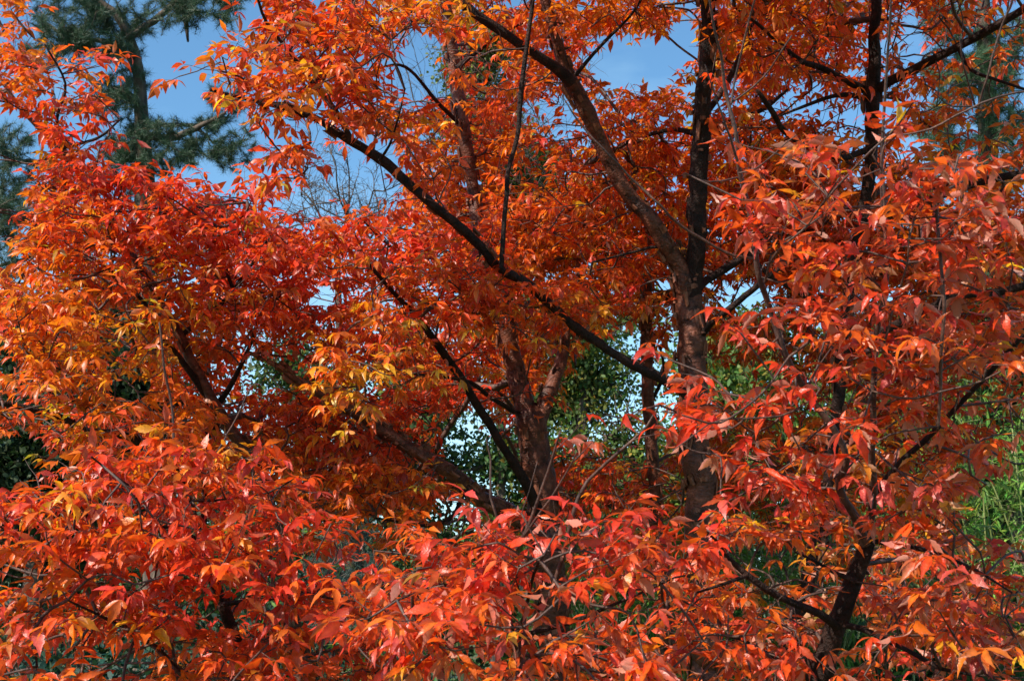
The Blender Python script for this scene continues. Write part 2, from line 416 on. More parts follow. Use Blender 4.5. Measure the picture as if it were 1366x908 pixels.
class Maple:
    def __init__(s, label, base, dark=False):
        s.root = thing('maple_tree', base, label, 'maple tree', 'paperbark maples in autumn colour')
        s.nodes = []; s.nr = []; s.clusters = []; s.base = np.array(base, float)
    def limb(s, pts, name='limb', mat=None, rough=0.06, step=0.04, k=9, ncurl=0, ground=False, curlsize=1.0):
        """pts: (px, py, width_px, depth)"""
        P = np.array([at(a, b, d) for a, b, w, d in pts]); r = np.array([w * 0.45 * d / FPX for a, b, w, d in pts])
        if ground:
            g0 = s.base.copy(); g0[2] = -0.05
            P = np.vstack([g0, P]); r = np.concatenate([[r[0] * 1.5], r])
        if len(pts) > 2 and not ground: P[1:-1] += rng.normal(0, 0.012, (len(P) - 2, 3)) * np.array((0.3, 1.5, 0.3))
        Q, q = smooth_path(P, r, step)
        # small knots
        wob = rng.normal(size=(len(Q), 3)); wob[1:-1] = (wob[:-2] + wob[1:-1] + wob[2:]) / 3
        Q = Q + wob * (q[:, None] * 0.16 + (0.0025 if q.max() < 0.006 else 0))
        g = Geo(); g.tube(Q, q, k, rough)
        curls(g, Q, q, int(ncurl * 2.2), 1, curlsize)
        if q.max() > 0.012:                          # spur knots
            for _ in range(int(len(Q) * 0.13)):
                i = rng.integers(1, len(Q)); d_ = norm(rng.normal(size=3)) ; l_ = min(q[i], .03) * (1.3 + rng.random() * 1.2)
                g.tube(np.array([Q[i], Q[i] + d_ * l_ * .6, Q[i] + d_ * l_ + np.array((0, 0, .004))]), np.array([q[i] * .5, q[i] * .3, q[i] * .12]), 5)
        g.build(name, [mat or M_BARK_D, M_CURL], s.root)
        st = max(1, int(0.06 / step))
        for i in range(0, len(Q), st):
            if Q[i][2] > 0.5: s.nodes.append(Q[i]); s.nr.append(q[i])
        return Q, q
    def foliage(s, blobs):
        """blobs: (px, py, rx, ry, rot, depth, thickness, density, palette)"""
        for b in blobs: s.clusters.append(b)
    def grow(s, leafscale=1.0, flip=0.03, goldamt=1.0, hi=False, pale=0.25, seedcol=0.0, down=0.33, curl=1.0):
        C = []; PK = []
        for (bx, by, rx, ry, rot, d, th, dens, pal) in s.clusters:
            ppm = FPX / d
            n = int(math.pi * rx * ry / ppm ** 2 * 240 * dens / leafscale ** 1.6) + 1
            a = rng.random(n) * 2 * np.pi; r_ = np.sqrt(rng.random(n)) * (1 + 0.12 * rng.normal(size=n))
            x = np.cos(a) * r_ * rx; y = np.sin(a) * r_ * ry
            c, s_ = math.cos(R(rot)), math.sin(R(rot))
            dd = d + rng.uniform(-th, th, n)
            X = bx + x * c - y * s_; Y = by + x * s_ + y * c
            for i in range(n):
                C.append(at(X[i], Y[i], dd[i])); PK.append(pal)
        C = np.array(C); PK = np.array(PK)
        keep = hole_keep(C)
        C = C[keep]; PK = PK[keep]
        # gather into loose sprays
        N0 = np.array(s.nodes); nr0 = np.array(s.nr)
        D = np.array([np.min(np.sum((N0 - c) ** 2, 1)) for c in C])
        o = np.argsort(D); C = C[o]; PK = PK[o]
        cap = len(N0) + len(C) * 5 + 10
        nodes = np.zeros((cap, 3)); plen = np.zeros(cap); par = np.full(cap, -1); cnt = np.zeros(cap)
        nodes[:len(N0)] = N0; m = len(N0); m0 = m
        tips = []
        for c in C:
            dv = nodes[:m] - c
            dist = np.sqrt((dv ** 2).sum(1))
            cost = dist + 0.35 * plen[:m] + 0.25 * np.maximum(dv[:, 2], 0)
            i = int(np.argmin(cost)); L = dist[i]
            k = max(1, min(4, int(L / 0.08)))
            prev = i
            side = norm(rng.normal(size=3)) * L * 0.09
            for j in range(1, k + 1):
                f = j / k
                nodes[m] = nodes[i] * (1 - f) + c * f + side * math.sin(math.pi * f) + np.array((0, 0, 0.06 * L * math.sin(math.pi * f)))
                plen[m] = plen[i] + L * f; par[m] = prev; prev = m; m += 1
            tips.append(prev)
        for t in tips: cnt[t] += 1
        for i in range(m - 1, m0 - 1, -1):
            if par[i] >= 0: cnt[par[i]] += cnt[i]
        rad = np.where(np.arange(m) < m0, 0, 0.0013 + 0.00105 * np.sqrt(cnt[:m]))
        g = Geo()
        kids = [[] for _ in range(m)]
        for i in range(m0, m): kids[par[i]].append(i)
        # chains
        starts = [(par[i], i) for i in range(m0, m) if par[i] < m0]
        while starts:
            p_, i = starts.pop()
            chain = [p_, i]
            while kids[i]:
                ks = sorted(kids[i], key=lambda z: -cnt[z])
                for z in ks[1:]: starts.append((i, z))
                i = ks[0]; chain.append(i)
            P = nodes[chain]; r_ = rad[chain].copy(); r_[0] = r_[1]
            Q, q = smooth_path(P, r_, 0.035)
            g.tube(Q, q, 5 if q[0] > 0.003 else 4)
        # leafy shoots
        ta = np.array(tips)
        arr = norm(nodes[ta] - nodes[par[ta]])
        n = len(ta)
        outw = nodes[ta] - (N0.mean(0))[None]; outw[:, 2] *= 0.3
        d = norm(arr * 0.7 + norm(outw) * 0.35 + rng.normal(size=(n, 3)) * 0.45 + np.array((0, 0, 0.12)))
        d[:, 2] *= 0.7; d = norm(d)
        LP = []; LD = []; LS = []; LC = []; PET = []
        for i in range(n):
            ln = leafscale * rng.uniform(0.06, 0.14)
            np_ = 3 if rng.random() < 0.6 else 2
            e = nodes[ta[i]] + d[i] * ln + np.array((0, 0, ln * 0.1))
            mid = nodes[ta[i]] + d[i] * ln * 0.5
            Q, q = smooth_path([nodes[ta[i]], mid, e], [0.0014, 0.0011, 0.0008], 0.04)
            g.tube(Q, q, 4)
            sidev = norm(np.cross(d[i], np.array((0, 0, 1.0)) + rng.normal(size=3) * 0.25))
            pc = rng.random()
            for j in range(np_):
                f = (j + 0.6) / (np_ + 0.1)
                pos = nodes[ta[i]] * (1 - f) + e * f
                for sg in (-1, 1):
                    if rng.random() < 0.06: continue
                    dr = norm(sidev * sg * 0.9 + d[i] * 0.55 + np.array((0, 0, 0.15)) + rng.normal(size=3) * 0.2)
                    LP.append(pos); LD.append(dr); LS.append(rng.uniform(0.75, 1.15)); LC.append((i, pc))
            LP.append(e); LD.append(norm(d[i] + rng.normal(size=3) * 0.2)); LS.append(rng.uniform(0.85, 1.2)); LC.append((i, pc))
        LP = np.array(LP); LD = np.array(LD); LS = np.array(LS) * leafscale; LC_i = np.array([c[0] for c in LC])
        kp = hole_keep(LP + LD * 0.05 - np.array((0, 0, 0.02)))
        LP, LD, LS, LC_i = LP[kp], LD[kp], LS[kp], LC_i[kp]
        M = len(LP)
        pet = 0.028 * LS
        J = LP + LD * pet[:, None]
        # petioles as thin 3-sided tubes (vectorised)
        A = norm(np.cross(LD, np.array((0.2, 0.3, 1.0)))); B = np.cross(LD, A)
        pv = []
        for ring, P_ in ((0, LP), (1, J)):
            for k3 in range(3):
                an = k3 * 2.094; pv.append(P_ + (A * math.cos(an) + B * math.sin(an)) * (0.0007 * LS)[:, None])
        pv = np.stack(pv, 1).reshape(-1, 3); bs = (np.arange(M) * 6)[:, None, None]
        pq = np.array([(0, 1, 4, 3), (1, 2, 5, 4), (2, 0, 3, 5)])
        # colours: a leaf colour from the shoot's palette, shoots share a cast
        cols = np.zeros((M, 3)); tcol = np.zeros((M, 3))
        pk = PK[LC_i]
        for key in PAL:
            ii = np.where(pk == key)[0]
            if len(ii) == 0: continue
            cs, w = PAL[key]
            sh = rng.choice(len(cs), size=n, p=w)
            a_ = sh[LC_i[ii]]; b_ = rng.choice(len(cs), size=len(ii), p=w)
            ch = np.where(rng.random(len(ii)) < 0.62, a_, b_)
            ch2 = np.where(rng.random(len(ii)) < 0.5, ch, rng.choice(len(cs), size=len(ii), p=w))
            tcol[ii] = cs[ch]; cols[ii] = cs[ch2] * 0.6 + np.array(ORA) * 0.4
        val = np.exp(rng.normal(0, 0.23, M))[:, None]
        # whole boughs turn at different times: golden here, crimson there
        q_ = np.sin(LP[:, 0] * 2.3 + 1.7 * np.sin(LP[:, 2] * 1.9 + 0.6)) + np.sin(LP[:, 2] * 3.1 + LP[:, 1] * 1.3) + 0.5 * rng.normal(size=M)
        gy = np.clip((q_ - 0.9) / 1.8, 0, 0.6)[:, None] * goldamt; rd = np.clip((-q_ - 0.2) / 1.8, 0, 0.6)[:, None]
        gold = np.array((0.72, 0.21, 0.012)); crim = np.array((0.60, 0.020, 0.016))
        cols = cols * (1 - gy) + gold * gy; tcol = tcol * (1 - gy * .7) + gold * gy * .7
        cols = cols * (1 - rd) + crim * rd; tcol = tcol * (1 - rd) + crim * rd
        gr = (rng.random(M) < 0.05)[:, None]; tcol = np.where(gr, tcol * 0.35 + np.array((0.12, 0.035, 0.015)), tcol)
        cols = np.clip(cols * val, 0, 0.85); tcol = np.clip(tcol * val, 0, 0.85)
        lg = Geo(); lg.cols = []
        up = np.array((0, 0, 1.0))
        flat = LD.copy()
        sideL = norm(np.cross(flat, up))
        for which, (sa, ca, ls) in enumerate(((0, 1, 1.12), (0.92, 0.5, 0.92), (-0.92, 0.5, 0.92))):
            dr = norm(flat * ca + sideL * sa)
            dn = rng.uniform(0.15, 1.25, M) * down * 2
            a_ = norm(dr - up * dn[:, None] + rng.normal(size=(M, 3)) * 0.24)
            nn = norm(up + rng.normal(size=(M, 3)) * 0.5 + dr * 0.2)
            if which == 0: fl_ = np.where(rng.random(M) < flip, -1.0, 1.0)
            nn = nn * fl_[:, None]
            L_ = 0.066 * LS * ls * rng.uniform(0.78, 1.25, M)
            W_ = L_ * rng.uniform(0.27, 0.42, M)
            bend = rng.uniform(0.2, 1.15, M) * curl
            fold = rng.uniform(0.05, 0.6, M)
            pl = np.clip(rng.normal(pale, 0.15, M), 0, 0.8)
            leaflets(lg, J, a_, nn, L_, W_, bend, fold, cols, tcol, pl, T_HIGH if hi else T_LOW)
        g.add(pv, (pq[None] + bs).reshape(-1, 4), None)
        tw = g.build('twigs', [M_TWIG], s.root); tw['kind'] = 'stuff'
        fl = [np.vstack(lg.q), np.vstack(lg.t)]
        mesh_obj('crown', np.vstack(lg.v), fl, M_LEAF, s.root, None, True, np.vstack(lg.cols))
        print(s.root.name, 'twigs', n, 'leaves', M)

def gnd(px, py, d):
    p = at(px, py, d); return (p[0], p[1], 0.0)

# ================================================================== SETTING
def ground():
    n = 90
    t_ = np.linspace(-1, 1, n)
    xs = np.sign(t_) * (np.abs(t_) ** 2.6) * 900
    X, Y = np.meshgrid(xs, xs + 10)
    Z = 0.05 * np.sin(X * 0.5) * np.cos(Y * 0.4) * np.exp(-(np.abs(X) + np.abs(Y)) / 80)
    V = np.stack([X, Y, Z - 0.03], -1).reshape(-1, 3)
    i = np.arange(n - 1)[:, None] * n; j = np.arange(n - 1)[None]
    q = np.stack([i + j, i + j + 1, i + n + j + 1, i + n + j], -1).reshape(-1, 4)
    m, t = new_mat('grass_with_fallen_leaves')
    N = t.nodes.new; L = t.links.new
    o = N('ShaderNodeOutputMaterial'); b = N('ShaderNodeBsdfPrincipled'); tcn = N('ShaderNodeTexCoord')
    n1 = N('ShaderNodeTexNoise'); n1.inputs['Scale'].default_value = 0.35; n1.inputs['Detail'].default_value = 9
    v1 = N('ShaderNodeTexVoronoi'); v1.inputs['Scale'].default_value = 16
    L(tcn.outputs['Object'], n1.inputs['Vector']); L(tcn.outputs['Object'], v1.inputs['Vector'])
    r1 = N('ShaderNodeValToRGB'); r1.color_ramp.elements[0].color = (0.03, 0.06, 0.015, 1); r1.color_ramp.elements[1].color = (0.07, 0.11, 0.03, 1)
    L(n1.outputs['Fac'], r1.inputs['Fac'])
    mx = N('ShaderNodeMix'); mx.data_type = 'RGBA'; mx.inputs['B'].default_value = (0.32, 0.09, 0.025, 1)
    r2 = N('ShaderNodeValToRGB'); r2.color_ramp.elements[0].position = 0.2; r2.color_ramp.elements[0].color = (1, 1, 1, 1)
    r2.color_ramp.elements[1].position = 0.3; r2.color_ramp.elements[1].color = (0, 0, 0, 1)
    L(v1.outputs['Distance'], r2.inputs['Fac']); L(r2.outputs['Color'], mx.inputs['Factor']); L(r1.outputs['Color'], mx.inputs['A'])
    L(mx.outputs['Result'], b.inputs['Base Color']); b.inputs['Roughness'].default_value = 0.9; L(b.outputs[0], o.inputs[0])
    g = mesh_obj('ground', V, [q], m); g['kind'] = 'structure'
ground()

# ================================================================== BACKGROUND TREES
def greens(base, var, n):
    c = np.array(base)[None] * np.exp(rng.normal(0, var, n))[:, None]
    c[:, 0] *= np.exp(rng.normal(0, 0.25, n))
    return np.clip(c, 0.004, 0.7)

def broadleaf(label, px, d, crown, trunk_w, leaf=0.09, dens=1.0, colour=(0.06, 0.105, 0.022), yel=0.12, gaps=0.35, name='broadleaf_tree', cat='tree', group='green trees behind the maples'):
    """crown: list of (px, py, r_px) lobes"""
    base = gnd(px, 454, d)
    root = thing(name, base, label, cat, group)
    lob = [(at(a, b, d + rng.uniform(-1, 1)), r_ * d / FPX) for a, b, r_ in crown]
    top = max(l[0][2] + l[1] * 0.5 for l in lob)
    cx = np.mean([l[0][:2] for l in lob], 0)
    P = np.array([(base[0], base[1], -0.1), (base[0] + .1, base[1], top * 0.3), (base[0] * .6 + cx[0] * .4, base[1], top * .65), (cx[0], cx[1], top * .95)])
    r0 = trunk_w * d / FPX / 2
    Q, q = smooth_path(P, [r0 * 1.3, r0, r0 * .6, r0 * .12], 0.3)
    g = Geo(); g.tube(Q, q, 10, 0.05); g.build('trunk', [M_PINEBARK], root)
    br = Geo(); LV = []; 
    for c, r_ in lob:
        i = int(np.argmin(np.linalg.norm(Q - (c - np.array((0, 0, r_ * 1.2))), axis=1)))
        s0 = Q[i]
        m_ = (s0 + c) / 2 + rng.normal(size=3) * r_ * 0.15
        B, bq = smooth_path([s0, m_, c], [q[i] * .5, q[i] * .35, 0.03], 0.2)
        br.tube(B, bq, 6, 0.05)
        ns = int(38 * dens * max(1, (r_ / 1.0) ** 1.6))
        for _ in range(ns):
            v = norm(rng.normal(size=3)); rr = r_ * (0.35 + 0.75 * rng.random() ** 0.6)
            tip = c + v * rr * np.array((1, 1, 0.85))
            st = B[rng.integers(len(B) // 2, len(B))]
            mid = (st + tip) / 2 + rng.normal(size=3) * 0.08 * r_
            T_, tq = smooth_path([st, mid, tip], [0.018, 0.011, 0.004], 0.25)
            br.tube(T_, tq, 4)
            for _k in range(3):
                LV.append(tip + rng.normal(size=3) * 0.17)
            LV.append(mid + rng.normal(size=3) * 0.2)
    g2 = br.build('limbs', [M_PINEBARK], root)
    LV = np.array(LV)
    LV = LV[hole_noise(LV, gaps)]
    per = 26
    P = np.repeat(LV, per, 0) + rng.normal(size=(len(LV) * per, 3)) * np.array((0.17, 0.17, 0.12)) * (leaf / 0.09)
    M = len(P)
    a = norm(rng.normal(size=(M, 3)) - np.array((0, 0, 0.4))); nn = norm(rng.normal(size=(M, 3)) * .6 + np.array((0, 0, 1)))
    L_ = leaf * rng.uniform(.7, 1.25, M)
    col = greens(colour, 0.22, M) * np.repeat(np.exp(rng.normal(0, .35, len(LV))), per)[:, None]
    yy = rng.random(M) < yel; col[yy] = greens((0.20, 0.19, 0.03), 0.2, yy.sum())
    lg = Geo(); lg.cols = []
    leaflets(lg, P, a, nn, L_, L_ * .6, rng.uniform(.1, .8, M), rng.uniform(0, .4, M), col, col, np.full(M, .3), T_OVAL)
    mesh_obj('crown', np.vstack(lg.v), [np.vstack(lg.q), np.vstack(lg.t)], M_GREEN, root, None, True, np.vstack(lg.cols))

def hole_noise(P, gaps):
    s = np.sin(P[:, 0] * 2.9 + 1.3 * np.sin(P[:, 2] * 2.1)) + np.sin(P[:, 2] * 3.3 + P[:, 1] * 1.7) + 0.7 * rng.normal(size=len(P))
    return s > np.quantile(s, gaps)

def needles(lg, P, D, nper, ln, wd, col, spread=0.9):
    n = len(P)
    P_ = np.repeat(P, nper, 0) ; D_ = np.repeat(D, nper, 0); M = len(P_)
    P_ = P_ + D_ * rng.uniform(-0.07, 0.05, M)[:, None]
    a = norm(D_ * 0.8 + rng.normal(size=(M, 3)) * spread)
    b = norm(np.cross(a, rng.normal(size=(M, 3))))
    L = ln * rng.uniform(.7, 1.2, M)[:, None]
    V = np.stack([P_ - b * wd / 2, P_ + b * wd / 2, P_ + a * L], 1).reshape(-1, 3)
    t = np.arange(M * 3).reshape(-1, 3)
    lg.add(V, None, t)
    c = np.ones((M, 3, 4)); c[..., :3] = greens(col, .25, M)[:, None, :]; c[..., 3] = .3
    lg.cols.append(c.reshape(-1, 4))

def pine(label, trunk, limbs, tuft_blobs, d, col, nper=34, ln=0.11, dens=1.0, name='pine_tree'):
    b = gnd(trunk[0][0], 454, d)
    root = thing(name, b, label, 'pine tree' if 'pine' in name else 'conifer', 'conifers behind the maples')
    P = np.array([(b[0], b[1], -.1)] + [at(x, y, d) for x, y, w in trunk]); r = np.array([trunk[0][2] * 1.2] + [t_[2] for t_ in trunk]) * d / FPX / 2
    Q, q = smooth_path(P, r, .2); g = Geo(); g.tube(Q, q, 10, .06); g.build('trunk', [M_PINEBARK], root)
    nodes = [*Q[len(Q) // 4:]]
    for lm in limbs:
        P = np.array([at(x, y, d + dz) for x, y, w, dz in lm]); r = np.array([l[2] for l in lm]) * d / FPX / 2
        Q2, q2 = smooth_path(P, r, .12); g = Geo(); g.tube(Q2 + rng.normal(size=Q2.shape) * .012, q2, 7, .08); g.build('limb', [M_PINEBARK], root)
        nodes += [*Q2]
    nodes = np.array(nodes); tg = Geo(); lg = Geo(); lg.cols = []
    TP = []; TD = []
    for (x, y, rx, ry, n) in tuft_blobs:
        for _ in range(int(n * dens)):
            a = rng.random() * 6.283; rr = math.sqrt(rng.random())
            c = at(x + math.cos(a) * rr * rx, y + math.sin(a) * rr * ry, d + rng.uniform(-1, 1) * min(1.5, rx * d / FPX))
            i = int(np.argmin(((nodes - c) ** 2).sum(1))); s0 = nodes[i]
            Lc = np.linalg.norm(c - s0)
            m_ = (s0 + c) / 2 + rng.normal(size=3) * .1 * Lc - np.array((0, 0, .08 * Lc))
            T_, tq = smooth_path([s0, m_, c], [.004 + .004 * Lc, .007, .004], .15)
            tg.tube(T_, tq, 4)
            dr = norm(c - m_ + np.array((0, 0, .15 * Lc)) + rng.normal(size=3) * .1)
            for k in range(5):
                dd = norm(dr + rng.normal(size=3) * .55)
                p_ = c - dr * rng.random() * .25 + dd * rng.uniform(.02, .18)
                tg.tube(np.array([p_ - dd * .14, p_]), np.array([.004, .003]), 3)
                TP.append(p_); TD.append(dd); TP.append(p_ - dd * .08); TD.append(dd)
            nodes = np.vstack([nodes, [m_, c]])
    needles(lg, np.array(TP), np.array(TD), nper, ln, 0.0045 * d / 18, col)
    t_ = tg.build('twigs', [M_PINEBARK], root); t_['kind'] = 'stuff'
    mesh_obj('crown', np.vstack(lg.v), [np.vstack(lg.t)], M_NEEDLE, root, None, False, np.vstack(lg.cols))

pine('dark blue-green pine with crooked bare limbs against the sky at upper left',
     [(215, 760, 46), (205, 500, 40), (196, 300, 32), (190, 180, 20), (184, 90, 14), (172, 50, 12), (152, 16, 11), (128, 0, 9), (90, -60, 5)],
     [[(190, 182, 14, 0), (225, 184, 10, -.1), (262, 172, 8, -.2), (300, 150, 4, -.3)],
      [(192, 168, 10, 0), (225, 165, 6, .2), (258, 168, 5, .2), (285, 190, 3, .2)],
      [(188, 140, 12, 0), (172, 125, 8, 0), (150, 118, 5, .1), (120, 140, 4, .1)],
      [(184, 90, 10, 0), (150, 60, 7, .3), (100, 50, 6, .5), (55, 30, 4, .5)],
      [(172, 50, 10, 0), (215, 20, 9, .2), (240, -8, 8, .3), (262, -40, 5, .2)],
      [(240, -8, 9, .3), (248, 28, 7, .3), (250, 55, 3, .3)],
      [(196, 260, 12, 0), (120, 225, 9, .2), (40, 215, 6, .3), (5, 225, 4, .3)],
      [(200, 330, 12, 0), (110, 320, 9, .2), (30, 345, 6, .3), (-20, 360, 4, .3)]],
     [(172, 100, 36, 50, 30), (165, 20, 45, 30, 20), (70, 60, 45, 35, 24), (215, 195, 60, 40, 20), (110, 35, 60, 40, 50), (90, 10, 50, 30, 30), (150, 60, 40, 30, 22), (280, 5, 55, 22, 36), (225, 10, 35, 20, 14), (175, 195, 42, 40, 50), (235, 205, 60, 25, 34), (290, 180, 45, 28, 24), (300, 140, 30, 20, 12),
      (15, 190, 22, 26, 18), (10, 270, 30, 40, 30), (0, 340, 30, 40, 26), (150, 140, 30, 20, 12), (60, 250, 80, 50, 30), (150, 300, 70, 60, 20), (120, -40, 90, 30, 20), (310, 215, 25, 18, 8)],
     18.0, (0.030, 0.070, 0.028), dens=1.0, ln=.12)

pine('green pine showing through the maple leaves at upper right',
     [(1330, 820, 44), (1325, 500, 36), (1318, 200, 26), (1312, 0, 16), (1310, -90, 6)],
     [[(1320, 240, 10, 0), (1270, 215, 7, 0), (1235, 200, 4, 0)], [(1317, 130, 9, 0), (1260, 100, 6, .3), (1228, 100, 4, .3)],
      [(1313, 40, 8, 0), (1270, 20, 5, .1), (1235, 20, 3, .1)], [(1320, 180, 9, 0), (1370, 160, 5, .1)], [(1322, 330, 10, 0), (1260, 320, 5, .2)]],
     [(1270, 30, 45, 25, 30), (1290, 100, 60, 35, 70), (1260, 170, 40, 35, 34), (1340, 60, 40, 40, 36), (1340, 180, 40, 50, 45), (1290, 250, 70, 40, 45), (1300, 340, 70, 50, 40), (1320, -30, 50, 30, 14)],
     15.0, (0.045, 0.11, 0.035))

pine('low blue-green spruce seen through the leaves at lower left of the central trunk',
     [(475, 900, 30), (472, 760, 22), (470, 660, 10), (469, 610, 4)],
     [[(472, 800, 8, 0), (420, 820, 4, 0)], [(472, 760, 8, 0), (520, 780, 4, 0)], [(471, 720, 7, 0), (435, 735, 3, 0)]],
     [(470, 680, 30, 40, 34), (470, 740, 60, 40, 66), (480, 800, 90, 40, 70), (470, 870, 120, 50, 90)],
     13.0, (0.03, 0.075, 0.065), nper=26, ln=.055, name='spruce_tree')

broadleaf('tall green oak with yellowing leaves behind the fork of the central maple', 762, 20,
          [(800, 500, 60), (770, 560, 60), (840, 560, 55), (800, 620, 70), (740, 640, 60), (860, 650, 60), (760, 440, 50), (830, 430, 45), (730, 520, 40)], 26, dens=1.1, gaps=.42, leaf=.085, colour=(0.075, 0.125, 0.028), yel=.25)
broadleaf('tall thin-crowned green tree with olive leaves above the central maple stem', 700, 24,
          [(700, 250, 45), (715, 220, 35), (640, 95, 45), (650, 60, 35), (632, 150, 35), (660, 200, 40), (720, 300, 55), (650, 330, 45), (690, 400, 60)], 22, dens=.9, gaps=.3, colour=(0.085, 0.11, 0.03), yel=.3)
broadleaf('open-crowned green tree with sky between its boughs at left of the central trunk', 560, 19,
          [(570, 540, 45), (530, 480, 45), (600, 620, 30), (560, 640, 50), (650, 690, 45), (600, 720, 55), (520, 570, 40), (430, 500, 55), (380, 500, 50), (700, 700, 40), (680, 610, 22), (590, 520, 40)], 18, dens=.8, gaps=.4, colour=(0.05, 0.10, 0.03), yel=.1)
broadleaf('yellow-green leafy tree behind the right-hand maple trunks', 1010, 17,
          [(1010, 470, 60), (980, 540, 60), (1060, 530, 60), (950, 480, 50), (1010, 620, 80), (1130, 560, 70), (1100, 640, 80), (920, 640, 60), (1150, 470, 50)], 20, dens=.9, gaps=.25, colour=(0.07, 0.13, 0.025), yel=.25)
broadleaf('deep green bushy tree at the right edge behind the leaves', 1330, 14,
          [(1330, 520, 70), (1290, 440, 60), (1360, 600, 80), (1300, 640, 80), (1380, 440, 60), (1250, 560, 60), (1350, 720, 90), (1230, 700, 80), (1300, 800, 90)], 26, dens=1.0, gaps=.1, colour=(0.035, 0.085, 0.02), yel=.05)
broadleaf('dark evergreen tree filling the left edge behind the maple', 60, 14,
          [(10, 620, 70), (80, 560, 80), (170, 520, 60), (150, 440, 55), (60, 470, 60), (-40, 560, 80), (170, 620, 80), (60, 700, 90), (-30, 700, 90)], 30, dens=1.1, gaps=.05, colour=(0.018, 0.038, 0.016), yel=.0)

def shrub(label, px, d, w, h, col, n=1500, leaf=.07, yel=0.0):
    b = gnd(px, 454, d); root = thing('evergreen_shrub', b, label, 'shrub', 'shrubs behind the maples')
    g = Geo(); T = []
    for _ in range(60):
        a = rng.random() * 6.283; rr = math.sqrt(rng.random()) * w
        e = np.array((b[0] + math.cos(a) * rr, b[1] + math.sin(a) * rr * .6, h * (1 - .5 * (rr / w) ** 2) * rng.uniform(.4, 1)))
        m_ = np.array((b[0] * .6 + e[0] * .4, b[1] * .6 + e[1] * .4, e[2] * .5))
        Q, q = smooth_path([(b[0] + rng.normal() * .05, b[1], -.05), m_, e], [.015, .01, .004], .2); g.tube(Q, q, 5); T.append(Q[len(Q) // 3:])
    g.build('stems', [M_PINEBARK], root)
    T = np.vstack(T); idx = rng.integers(0, len(T), n)
    P = np.repeat(T[idx], 14, 0); P = P + rng.normal(size=P.shape) * .14; M = len(P)
    a = norm(rng.normal(size=(M, 3))); nn = norm(rng.normal(size=(M, 3)) * .6 + np.array((0, 0, 1)))
    L_ = leaf * rng.uniform(.7, 1.25, M); c = greens(col, .25, M)
    if yel: yy = rng.random(M) < yel; c[yy] = greens((.2, .2, .03), .2, yy.sum())
    lg = Geo(); lg.cols = []
    leaflets(lg, P, a, nn, L_, L_ * .5, rng.uniform(.1, .8, M), rng.uniform(0, .4, M), c, c, np.full(M, .3), T_OVAL)
    mesh_obj('foliage', np.vstack(lg.v), [np.vstack(lg.q), np.vstack(lg.t)], M_GREEN, root, None, True, np.vstack(lg.cols))
shrub('dark teal-green bush low at the bottom left corner', 150, 9, 1.5, 1.7, (0.02, 0.06, 0.045))
shrub('dark rounded bush under the spruce at lower left', 400, 10, 1.5, 1.9, (0.02, 0.055, 0.035))
shrub('dark green bush low between the two central trunks', 800, 10, 1.5, 1.8, (0.03, 0.08, 0.02))
shrub('dark green bush behind the foreground trunk at lower right', 1160, 10, 1.6, 2.0, (0.03, 0.08, 0.02))

def bamboo(label, px, py0, d, canes, spread, h, leafn, ln=.11, arch=.5, col=(0.10, 0.21, 0.03)):
    b = gnd(px, 454, d); root = thing('bamboo_clump', b, label, 'bamboo', 'bamboo clumps behind the maples')
    lg = Geo(); lg.cols = []; P = []; D = []
    cg = Geo()
    for i in range(canes):
        x0 = b[0] + rng.normal() * spread * .4; y0 = b[1] + rng.normal() * .3
        hh = h * rng.uniform(.65, 1.05); lean = np.array((rng.normal() * arch, rng.normal() * arch * .5, 0))
        pts = [np.array((x0, y0, -.05)), np.array((x0, y0, hh * .5)) + lean * .25, np.array((x0, y0, hh * .85)) + lean * .7, np.array((x0, y0, hh)) + lean * 1.3]
        Q, q = smooth_path(pts, [.009, .008, .005, .002], .1); cg.tube(Q, q, 6)
        for j in range(len(Q) // 4, len(Q), 1):
            for _ in range(2):
                dd = norm(rng.normal(size=3) * np.array((1, 1, .4))); e = Q[j] + dd * rng.uniform(.1, .35)
                cg.tube(np.array([Q[j], e]), np.array([.0025, .001]), 3)
                for _k in range(leafn): P.append(Q[j] + (e - Q[j]) * rng.uniform(.3, 1.05)); D.append(dd)
    cg.build('canes', [M_CANE], root)
    P = np.array(P); D = np.array(D); M = len(P)
    a = norm(D * .8 + rng.normal(size=(M, 3)) * .5 - np.array((0, 0, .35))); nn = norm(rng.normal(size=(M, 3)) * .5 + np.array((0, 0, 1)))
    L_ = ln * rng.uniform(.6, 1.3, M); c = greens(col, .25, M)
    leaflets(lg, P, a, nn, L_, L_ * .15, rng.uniform(.1, .9, M), rng.uniform(.1, .4, M), c, c, np.full(M, .3), T_OVAL)
    mesh_obj('foliage', np.vstack(lg.v), [np.vstack(lg.q), np.vstack(lg.t)], M_GREEN, root, None, True, np.vstack(lg.cols))
bamboo('bright green bamboo arching in at the right edge', 1350, 0, 10.5, 40, 1.5, 3.9, 5, col=(0.14, 0.27, 0.04))
bamboo('bamboo low behind the second maple trunk at bottom centre', 885, 0, 8.6, 22, 1.1, 2.3, 5)
bamboo('bamboo between the second trunk and the foreground trunk', 1010, 0, 9.0, 22, 1.0, 2.6, 5)
bamboo('sparse bamboo tuft behind the leaves left of the central trunk', 530, 0, 9.0, 12, .7, 2.2, 4)

